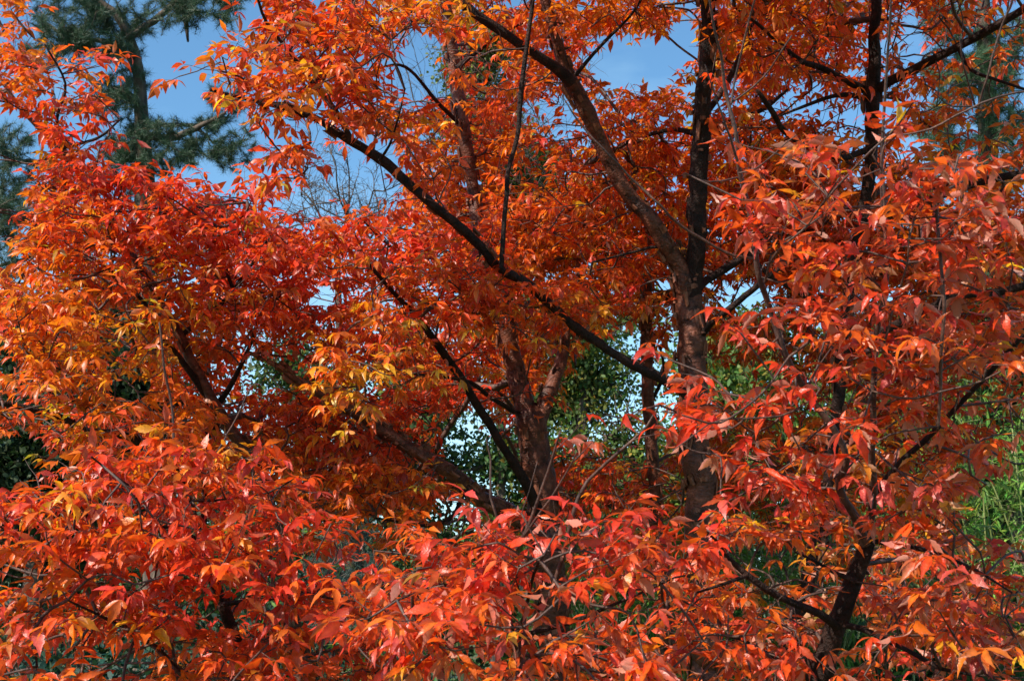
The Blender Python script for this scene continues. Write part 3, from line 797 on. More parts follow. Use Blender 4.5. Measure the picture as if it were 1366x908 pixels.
def bare_tree(label, px, d, tips):
    b = gnd(px, 454, d); root = thing('bare_tree', b, label, 'tree', 'green trees behind the maples')
    top = at(px, 330, d)
    Q, q = smooth_path([(b[0], b[1], -.1), (b[0] + .1, b[1], top[2] * .5), top], [.09, .07, .035], .3)
    g = Geo(); g.tube(Q, q, 8, .05); g.build('trunk', [M_PINEBARK], root)
    tg = Geo()
    def br(p, dr, L, r0, dep):
        pts = [p]; v = dr.copy()
        for k in range(4):
            v = norm(v + rng.normal(size=3) * .22 + np.array((0, 0, .05))); pts.append(pts[-1] + v * L / 4)
        P, pr = smooth_path(pts, np.linspace(r0, r0 * .45, 5), .12); tg.tube(P, pr, 4)
        if dep > 0:
            for k in (1, 2, 2, 3, 3, 4):
                s_ = norm(v * .8 + rng.normal(size=3) * .6); br(pts[k], s_, L * rng.uniform(.4, .65), r0 * .5, dep - 1)
    for (x, y) in tips:
        e = at(x, y, d); dv = e - top; L = np.linalg.norm(dv)
        br(top - np.array((0, 0, rng.random() * .6)), norm(dv), L, .022, 3)
    t_ = tg.build('twigs', [M_PINEBARK], root); t_['kind'] = 'stuff'
bare_tree('bare twiggy tree showing fine branches against the blue gap at upper left', 450, 16, [(400, 230), (440, 225), (480, 235), (520, 240), (560, 290)])
bare_tree('leafless fine-twigged tree behind the upper stem of the central maple', 660, 19, [(560, 90), (530, 110), (700, 150), (760, 160)])

def hedge():
    root = thing('tall_hedge', (0, 27, 0), 'long dark green hedge closing the garden low behind all the trees', 'hedge')
    M = 70000
    x = rng.uniform(-24, 24, M); z = 3.5 * rng.random(M) ** .8 * (1 + .12 * np.sin(x * .9) + .08 * np.sin(x * 2.3 + 1)); y = 27 + rng.normal(0, .7, M) + .2 * np.sin(x * 3)
    P = np.stack([x, y, z], 1); c = greens((.035, .07, .022), .3, M); L_ = rng.uniform(.09, .2, M); lg = Geo(); lg.cols = []
    leaflets(lg, P, norm(rng.normal(size=(M, 3))), norm(rng.normal(size=(M, 3)) + np.array((0, -.3, .8))), L_, L_ * .7, rng.uniform(.1, .6, M), rng.uniform(0, .4, M), c, c, np.full(M, .2), T_OVAL)
    mesh_obj('foliage', np.vstack(lg.v), [np.vstack(lg.q), np.vstack(lg.t)], M_GREEN, root, None, True, np.vstack(lg.cols))
    g = Geo()
    for i in range(60):
        xx = -24 + i * .8 + rng.normal() * .1
        g.tube(np.array([(xx, 27, -.1), (xx + .1, 27.05, 1.5), (xx, 27, 3.1)]), np.array([.06, .05, .02]), 6)
    g.build('stems', [M_PINEBARK], root)
hedge()

def far_wood():
    P = []
    for i in range(800):
        x = rng.uniform(-75, 75); y = 68 + rng.normal() * 6; r_ = rng.uniform(1.2, 2.6); h = rng.uniform(1.0, 3.0 if -7 < x < 2 else 8.5)
        v = norm(rng.normal(size=(44, 3))) * r_ * (rng.random((44, 1)) ** .4)
        P.append(np.array((x, y, h)) + v)
    P = np.vstack(P); P = P[P[:, 2] > 0]
    P = np.repeat(P, 3, 0) + rng.normal(size=(len(P) * 3, 3)) * .3; M = len(P)
    c = greens((.035, .06, .022), .35, M); L_ = rng.uniform(.25, .5, M); lg = Geo(); lg.cols = []
    leaflets(lg, P, norm(rng.normal(size=(M, 3))), norm(rng.normal(size=(M, 3)) + np.array((0, 0, .8))), L_, L_ * .8, rng.uniform(.1, .6, M), rng.uniform(0, .4, M), c, c, np.full(M, .2), T_OVAL)
    o = mesh_obj('distant_wood', np.vstack(lg.v), [np.vstack(lg.q), np.vstack(lg.t)], M_GREEN, None, None, True, np.vstack(lg.cols))
    o['kind'] = 'stuff'; o['label'] = 'dark line of far-off woodland low behind the garden trees'; o['category'] = 'woodland'
far_wood()

# ================================================================== MAPLES
def ln(pts, d0, d1):
    n = len(pts); return [(p[0], p[1], p[2], d0 + (d1 - d0) * i / max(1, n - 1)) for i, p in enumerate(pts)]

# ---- A: central maple, forked
A = Maple('central maple whose dark red-brown trunk forks in the middle of the picture', gnd(748, 454, 6.5))
A.limb(ln([(746, 930, 56), (742, 860, 52), (738, 790, 50), (728, 720, 50), (722, 660, 48), (713, 600, 45), (707, 556, 46), (704, 542, 34)], 6.5, 6.5), 'trunk', M_BARK, .05, .03, 14, 90, ground=True)
A.limb(ln([(708, 570, 34), (698, 535, 31), (690, 510, 29), (680, 460, 28), (666, 400, 27), (652, 345, 28), (640, 300, 22), (628, 240, 19), (617, 170, 20), (608, 100, 19), (601, 30, 17), (596, -40, 14), (590, -120, 10)], 6.5, 6.7), 'limb', M_BARK, .05, .03, 11, 70)
A.limb(ln([(716, 570, 26), (733, 522, 22), (748, 478, 19), (757, 425, 13), (768, 380, 9), (775, 330, 6), (790, 280, 4)], 6.5, 6.9), 'limb', M_BARK, .05, .03, 10, 12)
A.limb(ln([(722, 690, 20), (700, 640, 15), (670, 595, 13), (636, 537, 13), (612, 500, 13), (586, 463, 12), (565, 436, 10), (530, 395, 7), (490, 350, 5)], 6.4, 5.4), k=8)
A.limb(ln([(690, 552, 8), (660, 533, 7), (622, 508, 6), (560, 500, 4), (500, 492, 3)], 6.45, 5.6), k=6)
A.limb(ln([(728, 715, 30), (690, 690, 27), (650, 668, 26), (622, 650, 25), (590, 622, 22), (538, 594, 20), (490, 560, 18), (455, 541, 17), (410, 515, 10), (370, 490, 7), (330, 470, 4)], 6.5, 5.6), 'limb', M_BARK, .07, .03, 10, 60)
A.limb(ln([(622, 650, 8), (600, 690, 6), (560, 700, 5), (500, 690, 3)], 6.2, 5.9), k=6)
A.limb(ln([(617, 170, 8), (585, 135, 6), (540, 88, 5), (500, 92, 3)], 6.6, 6.0), k=6)
A.limb(ln([(609, 90, 8), (640, 65, 7), (660, 50, 5), (700, 30, 3)], 6.6, 6.5), k=6)
A.limb(ln([(650, 350, 9), (610, 375, 8), (580, 370, 6), (520, 330, 5), (480, 290, 3)], 6.6, 5.7), k=6)
A.foliage([
    (620, 520, 110, 60, 0, 8.3, .3, 1.0, 'B'), (600, 700, 120, 50, 0, 8.2, .3, .9, 'B'), (800, 640, 120, 50, 0, 8.2, .3, .7, 'B'), (660, 420, 100, 40, 0, 6.0, .4, .9, 'O'),
    (560, 300, 120, 70, 0, 8.0, .4, .8, 'B'), (700, 60, 110, 70, 0, 7.9, .4, .8, 'R'), (650, 450, 120, 70, 0, 7.9, .4, .9, 'B'), (560, 620, 120, 70, 0, 7.7, .4, .8, 'B'), (480, 420, 100, 70, 0, 7.4, .4, .8, 'R'),
    (560, 400, 120, 50, 0, 5.5, .5, 1.1, 'Y'), (500, 500, 75, 55, 10, 5.2, .4, 1.1, 'Y'), (650, 400, 120, 45, 5, 5.6, .4, 1.2, 'O'),
    (710, 430, 90, 45, 0, 5.7, .4, 1.0, 'Y'), (480, 330, 100, 45, -5, 5.6, .5, 1.1, 'O'), (600, 330, 90, 50, 0, 5.9, .4, 1.0, 'R'),
    (570, 470, 90, 50, 0, 5.9, .5, .9, 'O'), (600, 560, 100, 60, 0, 6.6, .5, .8, 'R'), (520, 580, 100, 60, 0, 6.2, .5, .9, 'R'), (480, 640, 110, 60, 0, 6.0, .5, 1.0, 'O'),
    (560, 700, 100, 50, 0, 6.0, .5, .9, 'B'), (620, 120, 90, 90, 0, 7.2, .5, .9, 'R'), (540, 190, 80, 60, 0, 6.6, .5, .9, 'O'),
    (700, 180, 80, 80, 0, 7.2, .5, .9, 'R'), (700, 300, 110, 60, 0, 7.2, .6, 1.2, 'R'), (620, 250, 100, 60, 0, 6.9, .6, 1.1, 'R'), (780, 350, 90, 60, 0, 7.3, .6, 1.2, 'B'),
    (760, 420, 70, 40, 0, 7.0, .5, 1, 'B'), (640, 500, 70, 60, 0, 7.2, .5, .8, 'B'), (700, 540, 60, 20, 0, 6.0, .15, .5, 'R'), (520, 30, 80, 50, 0, 6.8, .5, .9, 'O'),
    (560, -60, 200, 60, 0, 6.6, .8, .7, 'O'), (450, 560, 60, 40, 0, 6.4, .4, .8, 'R')])
A.grow(leafscale=.88, pale=.15)

# ---- D: second maple, tall trunk right of centre, long limb crossing to upper left
D = Maple('tall maple right of centre with peeling trunk and long limb slanting up left', gnd(948, 454, 6.0))
D.limb(ln([(948, 930, 50), (944, 860, 48), (941, 800, 47), (936, 700, 46), (931, 640, 44), (926, 560, 43), (925, 500, 42), (922, 430, 40), (918, 385, 38), (914, 365, 34)], 6.0, 6.0), 'trunk', M_BARK, .04, .03, 16, 130, ground=True, curlsize=1.1)
D.limb(ln([(918, 388, 33), (902, 350, 28), (870, 300, 25), (835, 250, 23), (802, 193, 22), (777, 142, 24), (757, 98, 20), (741, 50, 16), (727, 0, 14), (716, -50, 12), (700, -120, 8)], 6.0, 5.5), 'limb', M_BARK, .05, .03, 11, 36)
D.limb(ln([(764, 108, 20), (740, 88, 17), (702, 65, 14), (648, 30, 14), (610, -2, 14), (570, -40, 10), (520, -90, 6)], 5.6, 5.2), mat=M_BARK_D, k=9)
D.limb(ln([(768, 100, 6), (792, 73, 5), (815, 48, 5), (838, 27, 4), (855, 0, 4), (870, -40, 3)], 5.6, 5.4), k=6)
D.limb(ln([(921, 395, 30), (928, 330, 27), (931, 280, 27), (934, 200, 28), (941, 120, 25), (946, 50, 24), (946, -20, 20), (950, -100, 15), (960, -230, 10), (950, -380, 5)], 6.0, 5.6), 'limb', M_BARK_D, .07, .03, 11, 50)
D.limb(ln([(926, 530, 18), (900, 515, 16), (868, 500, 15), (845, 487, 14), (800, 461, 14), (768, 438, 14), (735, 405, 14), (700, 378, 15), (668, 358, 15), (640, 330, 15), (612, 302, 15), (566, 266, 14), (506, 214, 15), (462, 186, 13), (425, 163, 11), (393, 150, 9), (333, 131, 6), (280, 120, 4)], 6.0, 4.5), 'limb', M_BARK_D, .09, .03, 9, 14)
D.limb(ln([(470, 190, 9), (447, 143, 9), (417, 110, 7), (384, 67, 6), (357, 30, 5), (343, -5, 4), (330, -40, 3)], 4.8, 4.3), k=7)
D.limb(ln([(668, 358, 8), (675, 260, 7), (678, 233, 7), (688, 187, 7), (695, 133, 8), (702, 67, 7), (710, 0, 6), (715, -50, 4)], 5.2, 5.3), k=7)
D.limb(ln([(506, 214, 5), (519, 195, 4), (532, 160, 3), (540, 120, 2)], 4.8, 4.6), k=5)
D.limb(ln([(930, 385, 14), (943, 372, 13), (987, 344, 12), (1030, 318, 9), (1077, 303, 7), (1130, 270, 5)], 6.0, 6.6), k=8)
D.limb(ln([(930, 455, 12), (950, 432, 10), (973, 413, 10), (1010, 383, 9), (1050, 350, 6)], 6.0, 5.5), k=8)
D.limb(ln([(936, 185, 9), (965, 165, 7), (1018, 145, 7), (1050, 120, 4)], 6.1, 6.3), k=7)
D.limb(ln([(938, 160, 10), (975, 100, 9), (1000, 40, 8), (1015, -20, 5)], 6.1, 6.4), k=7)
D.limb(ln([(932, 180, 9), (900, 172, 7), (855, 183, 6), (820, 200, 4)], 6.1, 6.4), k=7)
D.limb(ln([(905, 352, 7), (880, 330, 5), (840, 335, 4), (790, 350, 3)], 6.0, 5.8), k=6)
D.foliage([
    (840, 90, 160, 90, 0, 7.6, .4, .7, 'B'), (860, 260, 150, 80, 0, 7.8, .4, 1.0, 'B'), (1000, 300, 120, 90, 0, 8.0, .4, 1.0, 'B'), (730, 330, 110, 60, 0, 8.0, .4, .8, 'B'), (620, 60, 50, 60, 0, 6.2, .4, .7, 'O'),
    (330, 85, 120, 50, 8, 4.5, .35, 1.15, 'Y'), (420, 55, 110, 60, 0, 4.7, .4, 1.1, 'O'), (430, 130, 100, 45, 0, 4.7, .4, 1.1, 'O'),
    (350, 155, 70, 40, 20, 4.4, .3, 1.0, 'Y'), (402, 225, 30, 55, 0, 4.4, .2, 1.0, 'O'), (510, 130, 50, 90, 0, 5.0, .4, .9, 'O'), (550, 230, 70, 50, 20, 5.0, .4, 1.0, 'R'),
    (480, 20, 100, 40, 0, 5.0, .4, 1.0, 'O'), (580, 10, 60, 40, 0, 5.3, .4, .8, 'Y'), (680, 110, 60, 60, 0, 5.6, .4, .8, 'R'),
    (820, 20, 100, 35, 0, 6.0, .5, 1.1, 'O'), (690, 25, 60, 35, 0, 5.8, .4, 1.0, 'R'), (870, 20, 60, 25, 0, 6.3, .4, 1.0, 'O'), (800, 150, 50, 25, 0, 6.2, .4, .7, 'R'),
    (870, 165, 80, 40, 0, 6.4, .4, 1.1, 'O'), (880, 230, 90, 50, 0, 6.7, .5, 1.2, 'B'), (830, 300, 100, 60, 0, 6.7, .5, 1.2, 'B'), (740, 220, 60, 60, 0, 6.4, .5, .8, 'R'),
    (760, 280, 90, 50, 0, 6.2, .5, .9, 'O'), (870, 370, 80, 50, 0, 6.4, .5, 1.0, 'O'), (850, 420, 60, 35, 0, 6.9, .4, .8, 'B'), (800, 400, 60, 50, 0, 6.0, .4, .7, 'O'),
    (1000, 60, 90, 70, 0, 6.8, .6, 1.2, 'B'), (1000, 200, 80, 60, 0, 6.9, .5, 1.1, 'B'), (1060, 260, 90, 60, 0, 7.2, .5, 1.2, 'B'), (1040, 340, 100, 50, 0, 7.2, .6, 1.2, 'B'),
    (1000, 440, 70, 60, 0, 7.2, .6, .7, 'B'), (850, 660, 90, 50, 0, 7.0, .5, .8, 'B'), (900, -70, 260, 60, 0, 6.0, .9, 1.1, 'O'), (1000, -300, 260, 130, 0, 5.0, .9, .55, 'O'), (900, -190, 250, 70, 0, 5.4, .9, .6, 'O'), (700, -70, 150, 50, 0, 5.4, .6, .7, 'O'), (430, -50, 150, 40, 0, 4.8, .4, .4, 'O')])  # the highest blobs are unseen crown added to shade the upper right leaves
D.grow(leafscale=.87, pale=.15)

# ---- E: thin maple trunk
E = Maple('slim dark maple stem standing just left of the tall peeling trunk', gnd(893, 454, 7.2))
E.limb(ln([(894, 930, 22), (891, 860, 22), (884, 760, 21), (877, 700, 21), (873, 640, 20), (867, 560, 19), (863, 480, 19), (862, 420, 18), (864, 385, 13), (868, 340, 8), (860, 290, 5)], 7.2, 7.0), 'trunk', M_BARK, .06, .03, 11, 40, ground=True)
E.limb(ln([(862, 398, 12), (885, 397, 10), (910, 388, 9), (960, 350, 6), (1000, 330, 4)], 7.1, 7.6), k=7)
E.limb(ln([(878, 705, 10), (850, 690, 8), (800, 668, 6), (760, 660, 4)], 7.2, 7.3), k=7)
E.limb(ln([(866, 540, 7), (885, 500, 5), (880, 460, 3)], 7.1, 7.2), k=6)
E.foliage([(800, 660, 80, 40, 0, 7.5, .5, .9, 'B'), (850, 330, 90, 60, 0, 7.8, .5, 1, 'B'), (940, 420, 80, 60, 0, 7.8, .5, .7, 'B'), (980, 600, 90, 50, 0, 7.9, .5, 1, 'B'), (860, 730, 90, 40, 0, 7.5, .4, .6, 'B')])
E.grow(leafscale=1.0, pale=.1)

# ---- F: right-hand maple, dark trunk in the canopy
F = Maple('dark-limbed maple at the right whose trunk rises through shaded leaves to the top edge', gnd(1050, 454, 6.4))
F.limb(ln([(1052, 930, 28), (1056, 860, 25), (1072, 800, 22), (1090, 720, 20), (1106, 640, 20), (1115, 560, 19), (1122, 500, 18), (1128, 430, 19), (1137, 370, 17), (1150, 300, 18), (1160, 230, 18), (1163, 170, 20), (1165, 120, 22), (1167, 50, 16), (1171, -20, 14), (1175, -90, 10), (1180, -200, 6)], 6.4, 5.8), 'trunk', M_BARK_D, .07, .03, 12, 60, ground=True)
F.limb(ln([(1164, 128, 16), (1183, 111, 14), (1220, 92, 13), (1270, 67, 13), (1310, 45, 13), (1366, 14, 12), (1430, -20, 8)], 6.0, 5.3), k=9)
F.limb(ln([(1278, 66, 7), (1300, 88, 6), (1330, 108, 5), (1370, 120, 4)], 5.7, 5.4), k=6)
F.limb(ln([(1162, 125, 12), (1110, 97, 10), (1085, 84, 9), (1060, 78, 8), (1010, 35, 5), (980, 10, 3)], 6.0, 5.6), k=8)
F.limb(ln([(1160, 132, 8), (1120, 128, 7), (1073, 143, 5), (1040, 155, 3)], 6.0, 5.8), k=6)
F.limb(ln([(1132, 470, 18), (1150, 456, 18), (1168, 448, 15), (1220, 420, 13), (1277, 397, 14), (1330, 386, 13), (1380, 378, 10), (1440, 370, 6)], 6.2, 5.4), k=9)
F.limb(ln([(1155, 292, 12), (1200, 284, 11), (1260, 258, 12), (1310, 245, 12), (1370, 233, 11), (1430, 220, 6)], 6.1, 5.5), k=9)
F.limb(ln([(1125, 440, 14), (1090, 405, 12), (1060, 385, 11), (1030, 370, 8), (1000, 340, 5)], 6.2, 6.0), k=8)
F.limb(ln([(1156, 200, 10), (1110, 215, 8), (1050, 180, 9), (1030, 150, 9), (1010, 120, 6)], 6.0, 5.7), k=8)
F.foliage([
    (1100, 60, 150, 80, 0, 7.4, .4, 1.0, 'B'), (1120, 420, 160, 90, 0, 8.0, .4, .9, 'B'), (1280, 380, 130, 90, 0, 7.6, .4, .8, 'B'), (1060, 640, 140, 60, 0, 7.9, .4, .9, 'B'), (1290, 60, 110, 70, 0, 6.6, .4, .8, 'B'), (1080, 760, 120, 60, 0, 7.4, .4, .6, 'B'),
    (1080, 50, 120, 60, 0, 6.0, .6, 1.3, 'B'), (1180, 30, 90, 50, 0, 6.2, .6, 1.0, 'B'), (1290, 20, 100, 45, 0, 5.6, .5, 1.1, 'B'), (1060, 180, 100, 50, 0, 6.2, .5, 1.0, 'B'),
    (1240, 130, 90, 50, 0, 5.9, .5, .9, 'B'), (1320, 200, 70, 90, 0, 5.9, .5, .8, 'B'), (1130, 230, 110, 60, 0, 6.6, .5, 1.3, 'B'), (1120, 330, 130, 70, 0, 6.6, .5, 1.4, 'B'),
    (1240, 320, 120, 70, 0, 6.3, .5, 1.2, 'B'), (1330, 330, 80, 60, 0, 6.0, .5, 1.1, 'O'), (1290, 440, 100, 60, 0, 6.2, .5, 1.1, 'B'), (1180, 500, 110, 60, 0, 7.0, .5, 1.0, 'B'), (1200, 590, 140, 50, 0, 6.6, .5, 1.1, 'B'),
    (1060, 600, 110, 50, 0, 7.0, .5, 1.2, 'B'), (1340, 530, 50, 50, 0, 6.2, .5, .7, 'B'), (1200, 660, 120, 50, 0, 6.4, .5, .9, 'B'), (1260, 780, 110, 90, 0, 6.0, .5, .8, 'B'),
    (1170, -70, 260, 70, 0, 5.6, .9, 1.4, 'O'), (1200, -200, 260, 90, 0, 5.2, .9, .7, 'O'), (1030, -60, 150, 60, 0, 5.2, .6, 1.0, 'O'), (1350, -40, 120, 50, 0, 5.2, .6, 1.0, 'O')])  # crown out of view above the frame, added to darken the leaves below
F.grow(leafscale=.93, pale=.12)

# ---- B: left maple
B = Maple('left-hand maple with an orange-red crown in tiers filling the left of the picture', gnd(400, 454, 6.0))
B.limb(ln([(400, 930, 26), (392, 840, 24), (378, 740, 22), (352, 655, 20), (330, 604, 19), (308, 575, 18), (292, 550, 20), (280, 525, 15), (260, 490, 15), (241, 448, 13), (205, 385, 12), (160, 315, 12), (112, 240, 12), (82, 198, 11), (53, 172, 7), (27, 143, 6), (0, 105, 4)], 6.0, 5.8), 'trunk', M_BARK, .06, .03, 11, 40, ground=True)
B.limb(ln([(288, 540, 14), (270, 520, 11), (240, 478, 9), (217, 446, 8), (190, 400, 6), (160, 380, 4)], 6.0, 5.5), k=7)
B.limb(ln([(290, 540, 11), (310, 510, 8), (333, 463, 6), (350, 420, 5), (380, 390, 3)], 6.0, 5.8), k=7)
B.limb(ln([(285, 543, 10), (240, 540, 9), (200, 541, 8), (117, 541, 6), (60, 520, 3)], 6.0, 5.4), k=7)
B.limb(ln([(300, 560, 13), (240, 600, 13), (167, 582, 14), (120, 572, 13), (67, 553, 12), (0, 537, 9), (-50, 520, 6)], 6.0, 5.2), k=8)
B.limb(ln([(310, 382, 6), (300, 353, 6), (297, 303, 5), (295, 270, 3)], 5.7, 5.7), k=6)
B.limb(ln([(241, 448, 8), (290, 410, 7), (312, 384, 6), (350, 330, 4), (370, 300, 3)], 5.9, 5.6), k=6)
B.limb(ln([(160, 315, 7), (200, 290, 6), (260, 275, 4), (330, 270, 3)], 5.9, 5.5), k=6)
B.limb(ln([(82, 198, 6), (80, 160, 5), (85, 110, 4), (60, 60, 3)], 5.8, 5.6), k=6)
B.limb(ln([(82, 198, 5), (130, 185, 4), (160, 160, 3)], 5.8, 5.6), k=6)
B.foliage([
    (200, 380, 220, 110, 0, 7.2, .4, .9, 'R'), (240, 560, 220, 90, 0, 7.0, .4, .8, 'R'), (60, 260, 60, 90, 0, 6.6, .4, .6, 'R'), (350, 640, 140, 60, 0, 6.8, .4, .9, 'R'),
    (70, 115, 105, 45, 5, 5.8, .4, 1.1, 'R'), (15, 45, 35, 60, 0, 6.0, .4, 1.2, 'R'), (110, 165, 80, 30, 5, 5.6, .4, 1.0, 'R'), (70, 240, 60, 40, 0, 5.8, .4, 1.1, 'R'),
    (180, 290, 150, 50, 5, 5.6, .5, 1.3, 'R'), (320, 295, 110, 40, 5, 5.6, .5, 1.2, 'O'), (90, 350, 90, 70, 0, 5.5, .5, 1.3, 'O'), (240, 370, 150, 70, 0, 5.6, .5, 1.2, 'O'),
    (380, 350, 80, 60, 0, 5.9, .5, 1.2, 'R'), (60, 450, 75, 60, 0, 5.3, .4, 1.3, 'O'), (150, 450, 90, 60, 0, 5.3, .4, 1.1, 'Y'), (110, 300, 70, 40, 0, 5.4, .3, .5, 'Y'), (330, 420, 110, 50, 0, 5.9, .5, 1.0, 'O'), (230, 470, 80, 50, 0, 6.3, .4, .9, 'O'),
    (70, 540, 90, 45, 0, 5.2, .4, 1.2, 'O'), (200, 540, 90, 40, 0, 5.4, .4, 1.0, 'O'), (330, 560, 100, 50, 0, 6.6, .5, 1.0, 'R'), (410, 590, 90, 60, 0, 6.4, .4, 1.1, 'R'), (260, 600, 100, 40, 0, 5.6, .4, 1.1, 'R'),
    (110, 600, 80, 30, 0, 5.4, .3, 1.0, 'O'), (410, 440, 50, 60, 0, 6.2, .4, .9, 'O'), (420, 680, 80, 50, 0, 6.0, .4, 1.0, 'O'), (-60, 300, 60, 200, 0, 5.8, .5, .8, 'R')])
B.grow(leafscale=.87, pale=.15)

# ---- C: nearer maple, lower left
C_ = Maple('nearer low maple at the lower left with large drooping red and yellow leaves', gnd(345, 454, 4.2))
C_.limb(ln([(342, 930, 22), (333, 895, 19), (313, 848, 17), (297, 805, 16), (283, 772, 15), (270, 730, 15), (268, 705, 14), (273, 680, 9), (272, 650, 6), (267, 605, 4)], 4.2, 4.0), 'trunk', M_BARK_D, .08, .025, 10, 10, ground=True)
C_.limb(ln([(278, 758, 8), (250, 745, 7), (207, 725, 6), (180, 665, 4), (170, 655, 3)], 4.05, 3.7), k=7)
C_.limb(ln([(272, 668, 5), (253, 669, 4), (215, 664, 4), (180, 652, 4), (150, 630, 3), (123, 608, 3)], 4.0, 3.5), k=6)
C_.limb(ln([(274, 668, 4), (320, 665, 3), (360, 658, 3), (390, 640, 2)], 4.0, 3.9), k=6)
C_.limb(ln([(330, 930, 12), (285, 920, 10), (250, 902, 9), (222, 878, 8), (197, 862, 7), (150, 830, 5), (90, 800, 3)], 4.2, 3.5), k=7)
C_.limb(ln([(297, 805, 8), (350, 800, 7), (400, 790, 5), (450, 800, 3)], 4.1, 3.8), k=7)
C_.limb(ln([(270, 720, 7), (200, 700, 6), (120, 690, 5), (40, 680, 3)], 4.05, 3.6), k=7)
C_.limb(ln([(232, 615, 5), (222, 540, 4), (214, 486, 4), (213, 430, 3)], 3.9, 3.9), 'shoot', M_SHOOT, k=6)
C_.limb(ln([(266, 705, 6), (250, 660, 5), (232, 615, 5)], 4.0, 3.9), k=6)
C_.limb(ln([(302, 582, 3), (320, 545, 3), (336, 512, 2)], 4.0, 4.0), 'shoot', M_SHOOT, k=5)
C_.limb(ln([(273, 640, 4), (285, 610, 3), (302, 582, 3)], 4.0, 4.0), 'shoot', M_SHOOT, k=5)
C_.foliage([
    (150, 870, 190, 50, 0, 4.3, .3, .8, 'O'), (400, 880, 140, 45, 0, 4.4, .3, .8, 'O'),
    (130, 680, 140, 55, -5, 3.8, .35, 1.1, 'K'), (40, 740, 80, 70, 0, 3.7, .35, 1.1, 'O'), (260, 650, 110, 45, 0, 3.9, .3, 1.0, 'R'), (230, 750, 150, 70, 0, 3.8, .35, 1.2, 'R'),
    (120, 820, 120, 65, 0, 3.6, .35, 1.1, 'K'), (370, 740, 90, 70, 0, 4.0, .35, 1.1, 'R'), (420, 830, 100, 70, 0, 4.0, .35, 1.1, 'O'), (260, 870, 150, 55, 0, 3.8, .35, 1.1, 'O'),
    (60, 900, 110, 40, 0, 3.5, .3, .8, 'R'), (350, 900, 130, 40, 0, 3.9, .35, .9, 'O'), (150, 950, 250, 50, 0, 3.6, .4, .6, 'O'), (190, 620, 90, 35, 0, 4.0, .25, .9, 'R'), (-60, 780, 60, 120, 0, 3.7, .4, .7, 'O'),
    (500, 850, 80, 60, 0, 4.3, .35, .9, 'B'), (340, 660, 70, 40, 0, 4.2, .3, .8, 'R')])
C_.grow(goldamt=.6, leafscale=.92, hi=True, pale=.2, curl=1.1)

# ---- J: near maple, bottom centre
J = Maple('young near maple at the bottom centre with upright bare shoots and pinkish-red leaves', gnd(690, 454, 3.3))
J.limb(ln([(690, 930, 14), (684, 860, 12), (676, 800, 10), (682, 748, 8), (702, 708, 6), (718, 665, 5), (735, 617, 4), (747, 575, 3)], 3.3, 3.1), 'trunk', M_SHOOT, .05, .025, 8, 0, ground=True)
J.limb(ln([(696, 722, 5), (712, 695, 4), (735, 662, 4), (755, 632, 3), (768, 605, 2)], 3.2, 3.0), 'shoot', M_SHOOT, k=6)
J.limb(ln([(680, 760, 6), (677, 722, 5), (665, 690, 4), (658, 662, 4), (652, 612, 3), (648, 580, 2)], 3.2, 3.2), 'shoot', M_TWIG, k=6)
J.limb(ln([(678, 815, 8), (640, 790, 6), (590, 780, 5), (530, 800, 3)], 3.3, 3.0), k=6)
J.limb(ln([(684, 850, 8), (700, 820, 6), (712, 765, 5), (725, 740, 3)], 3.3, 2.9), k=6)
J.limb(ln([(684, 850, 8), (760, 830, 7), (830, 800, 5), (900, 770, 3)], 3.3, 3.1), k=6)
J.limb(ln([(688, 890, 9), (740, 780, 7), (772, 662, 6), (798, 630, 5), (825, 605, 5), (862, 568, 4), (880, 540, 3)], 3.3, 3.2), 'shoot', M_SHOOT, k=6)
J.foliage([
    (900, 800, 80, 50, 0, 3.8, .2, .9, 'R'), (740, 870, 140, 50, 0, 3.8, .2, .8, 'R'), (560, 740, 70, 30, 0, 3.7, .2, .7, 'O'),
    (720, 715, 90, 32, 0, 3.1, .2, .9, 'K'), (640, 755, 110, 45, -5, 3.1, .25, 1.15, 'K'), (740, 800, 120, 55, 0, 3.0, .25, 1.1, 'R'), (840, 750, 90, 45, 0, 3.2, .25, 1.1, 'K'),
    (650, 850, 130, 55, 0, 3.0, .3, 1.15, 'R'), (560, 800, 80, 50, 0, 3.3, .25, .9, 'O'), (880, 850, 80, 50, 0, 3.3, .3, .9, 'R'), (780, 880, 100, 40, 0, 3.1, .3, 1.0, 'R'), (700, 950, 250, 50, 0, 3.1, .4, .6, 'R'),
    (765, 595, 35, 22, -20, 3.1, .1, .9, 'R'), (640, 655, 45, 30, 0, 3.2, .15, .5, 'R'), (720, 660, 50, 26, 0, 3.1, .15, .7, 'K'), (890, 560, 50, 36, -20, 3.2, .2, 1.1, 'K'), (530, 850, 80, 50, 0, 3.2, .3, .9, 'O'), (800, 690, 60, 30, 0, 3.2, .2, .8, 'R')])
J.grow(goldamt=.25, leafscale=.88, flip=.08, hi=True, pale=.5, down=.30, curl=1.15)

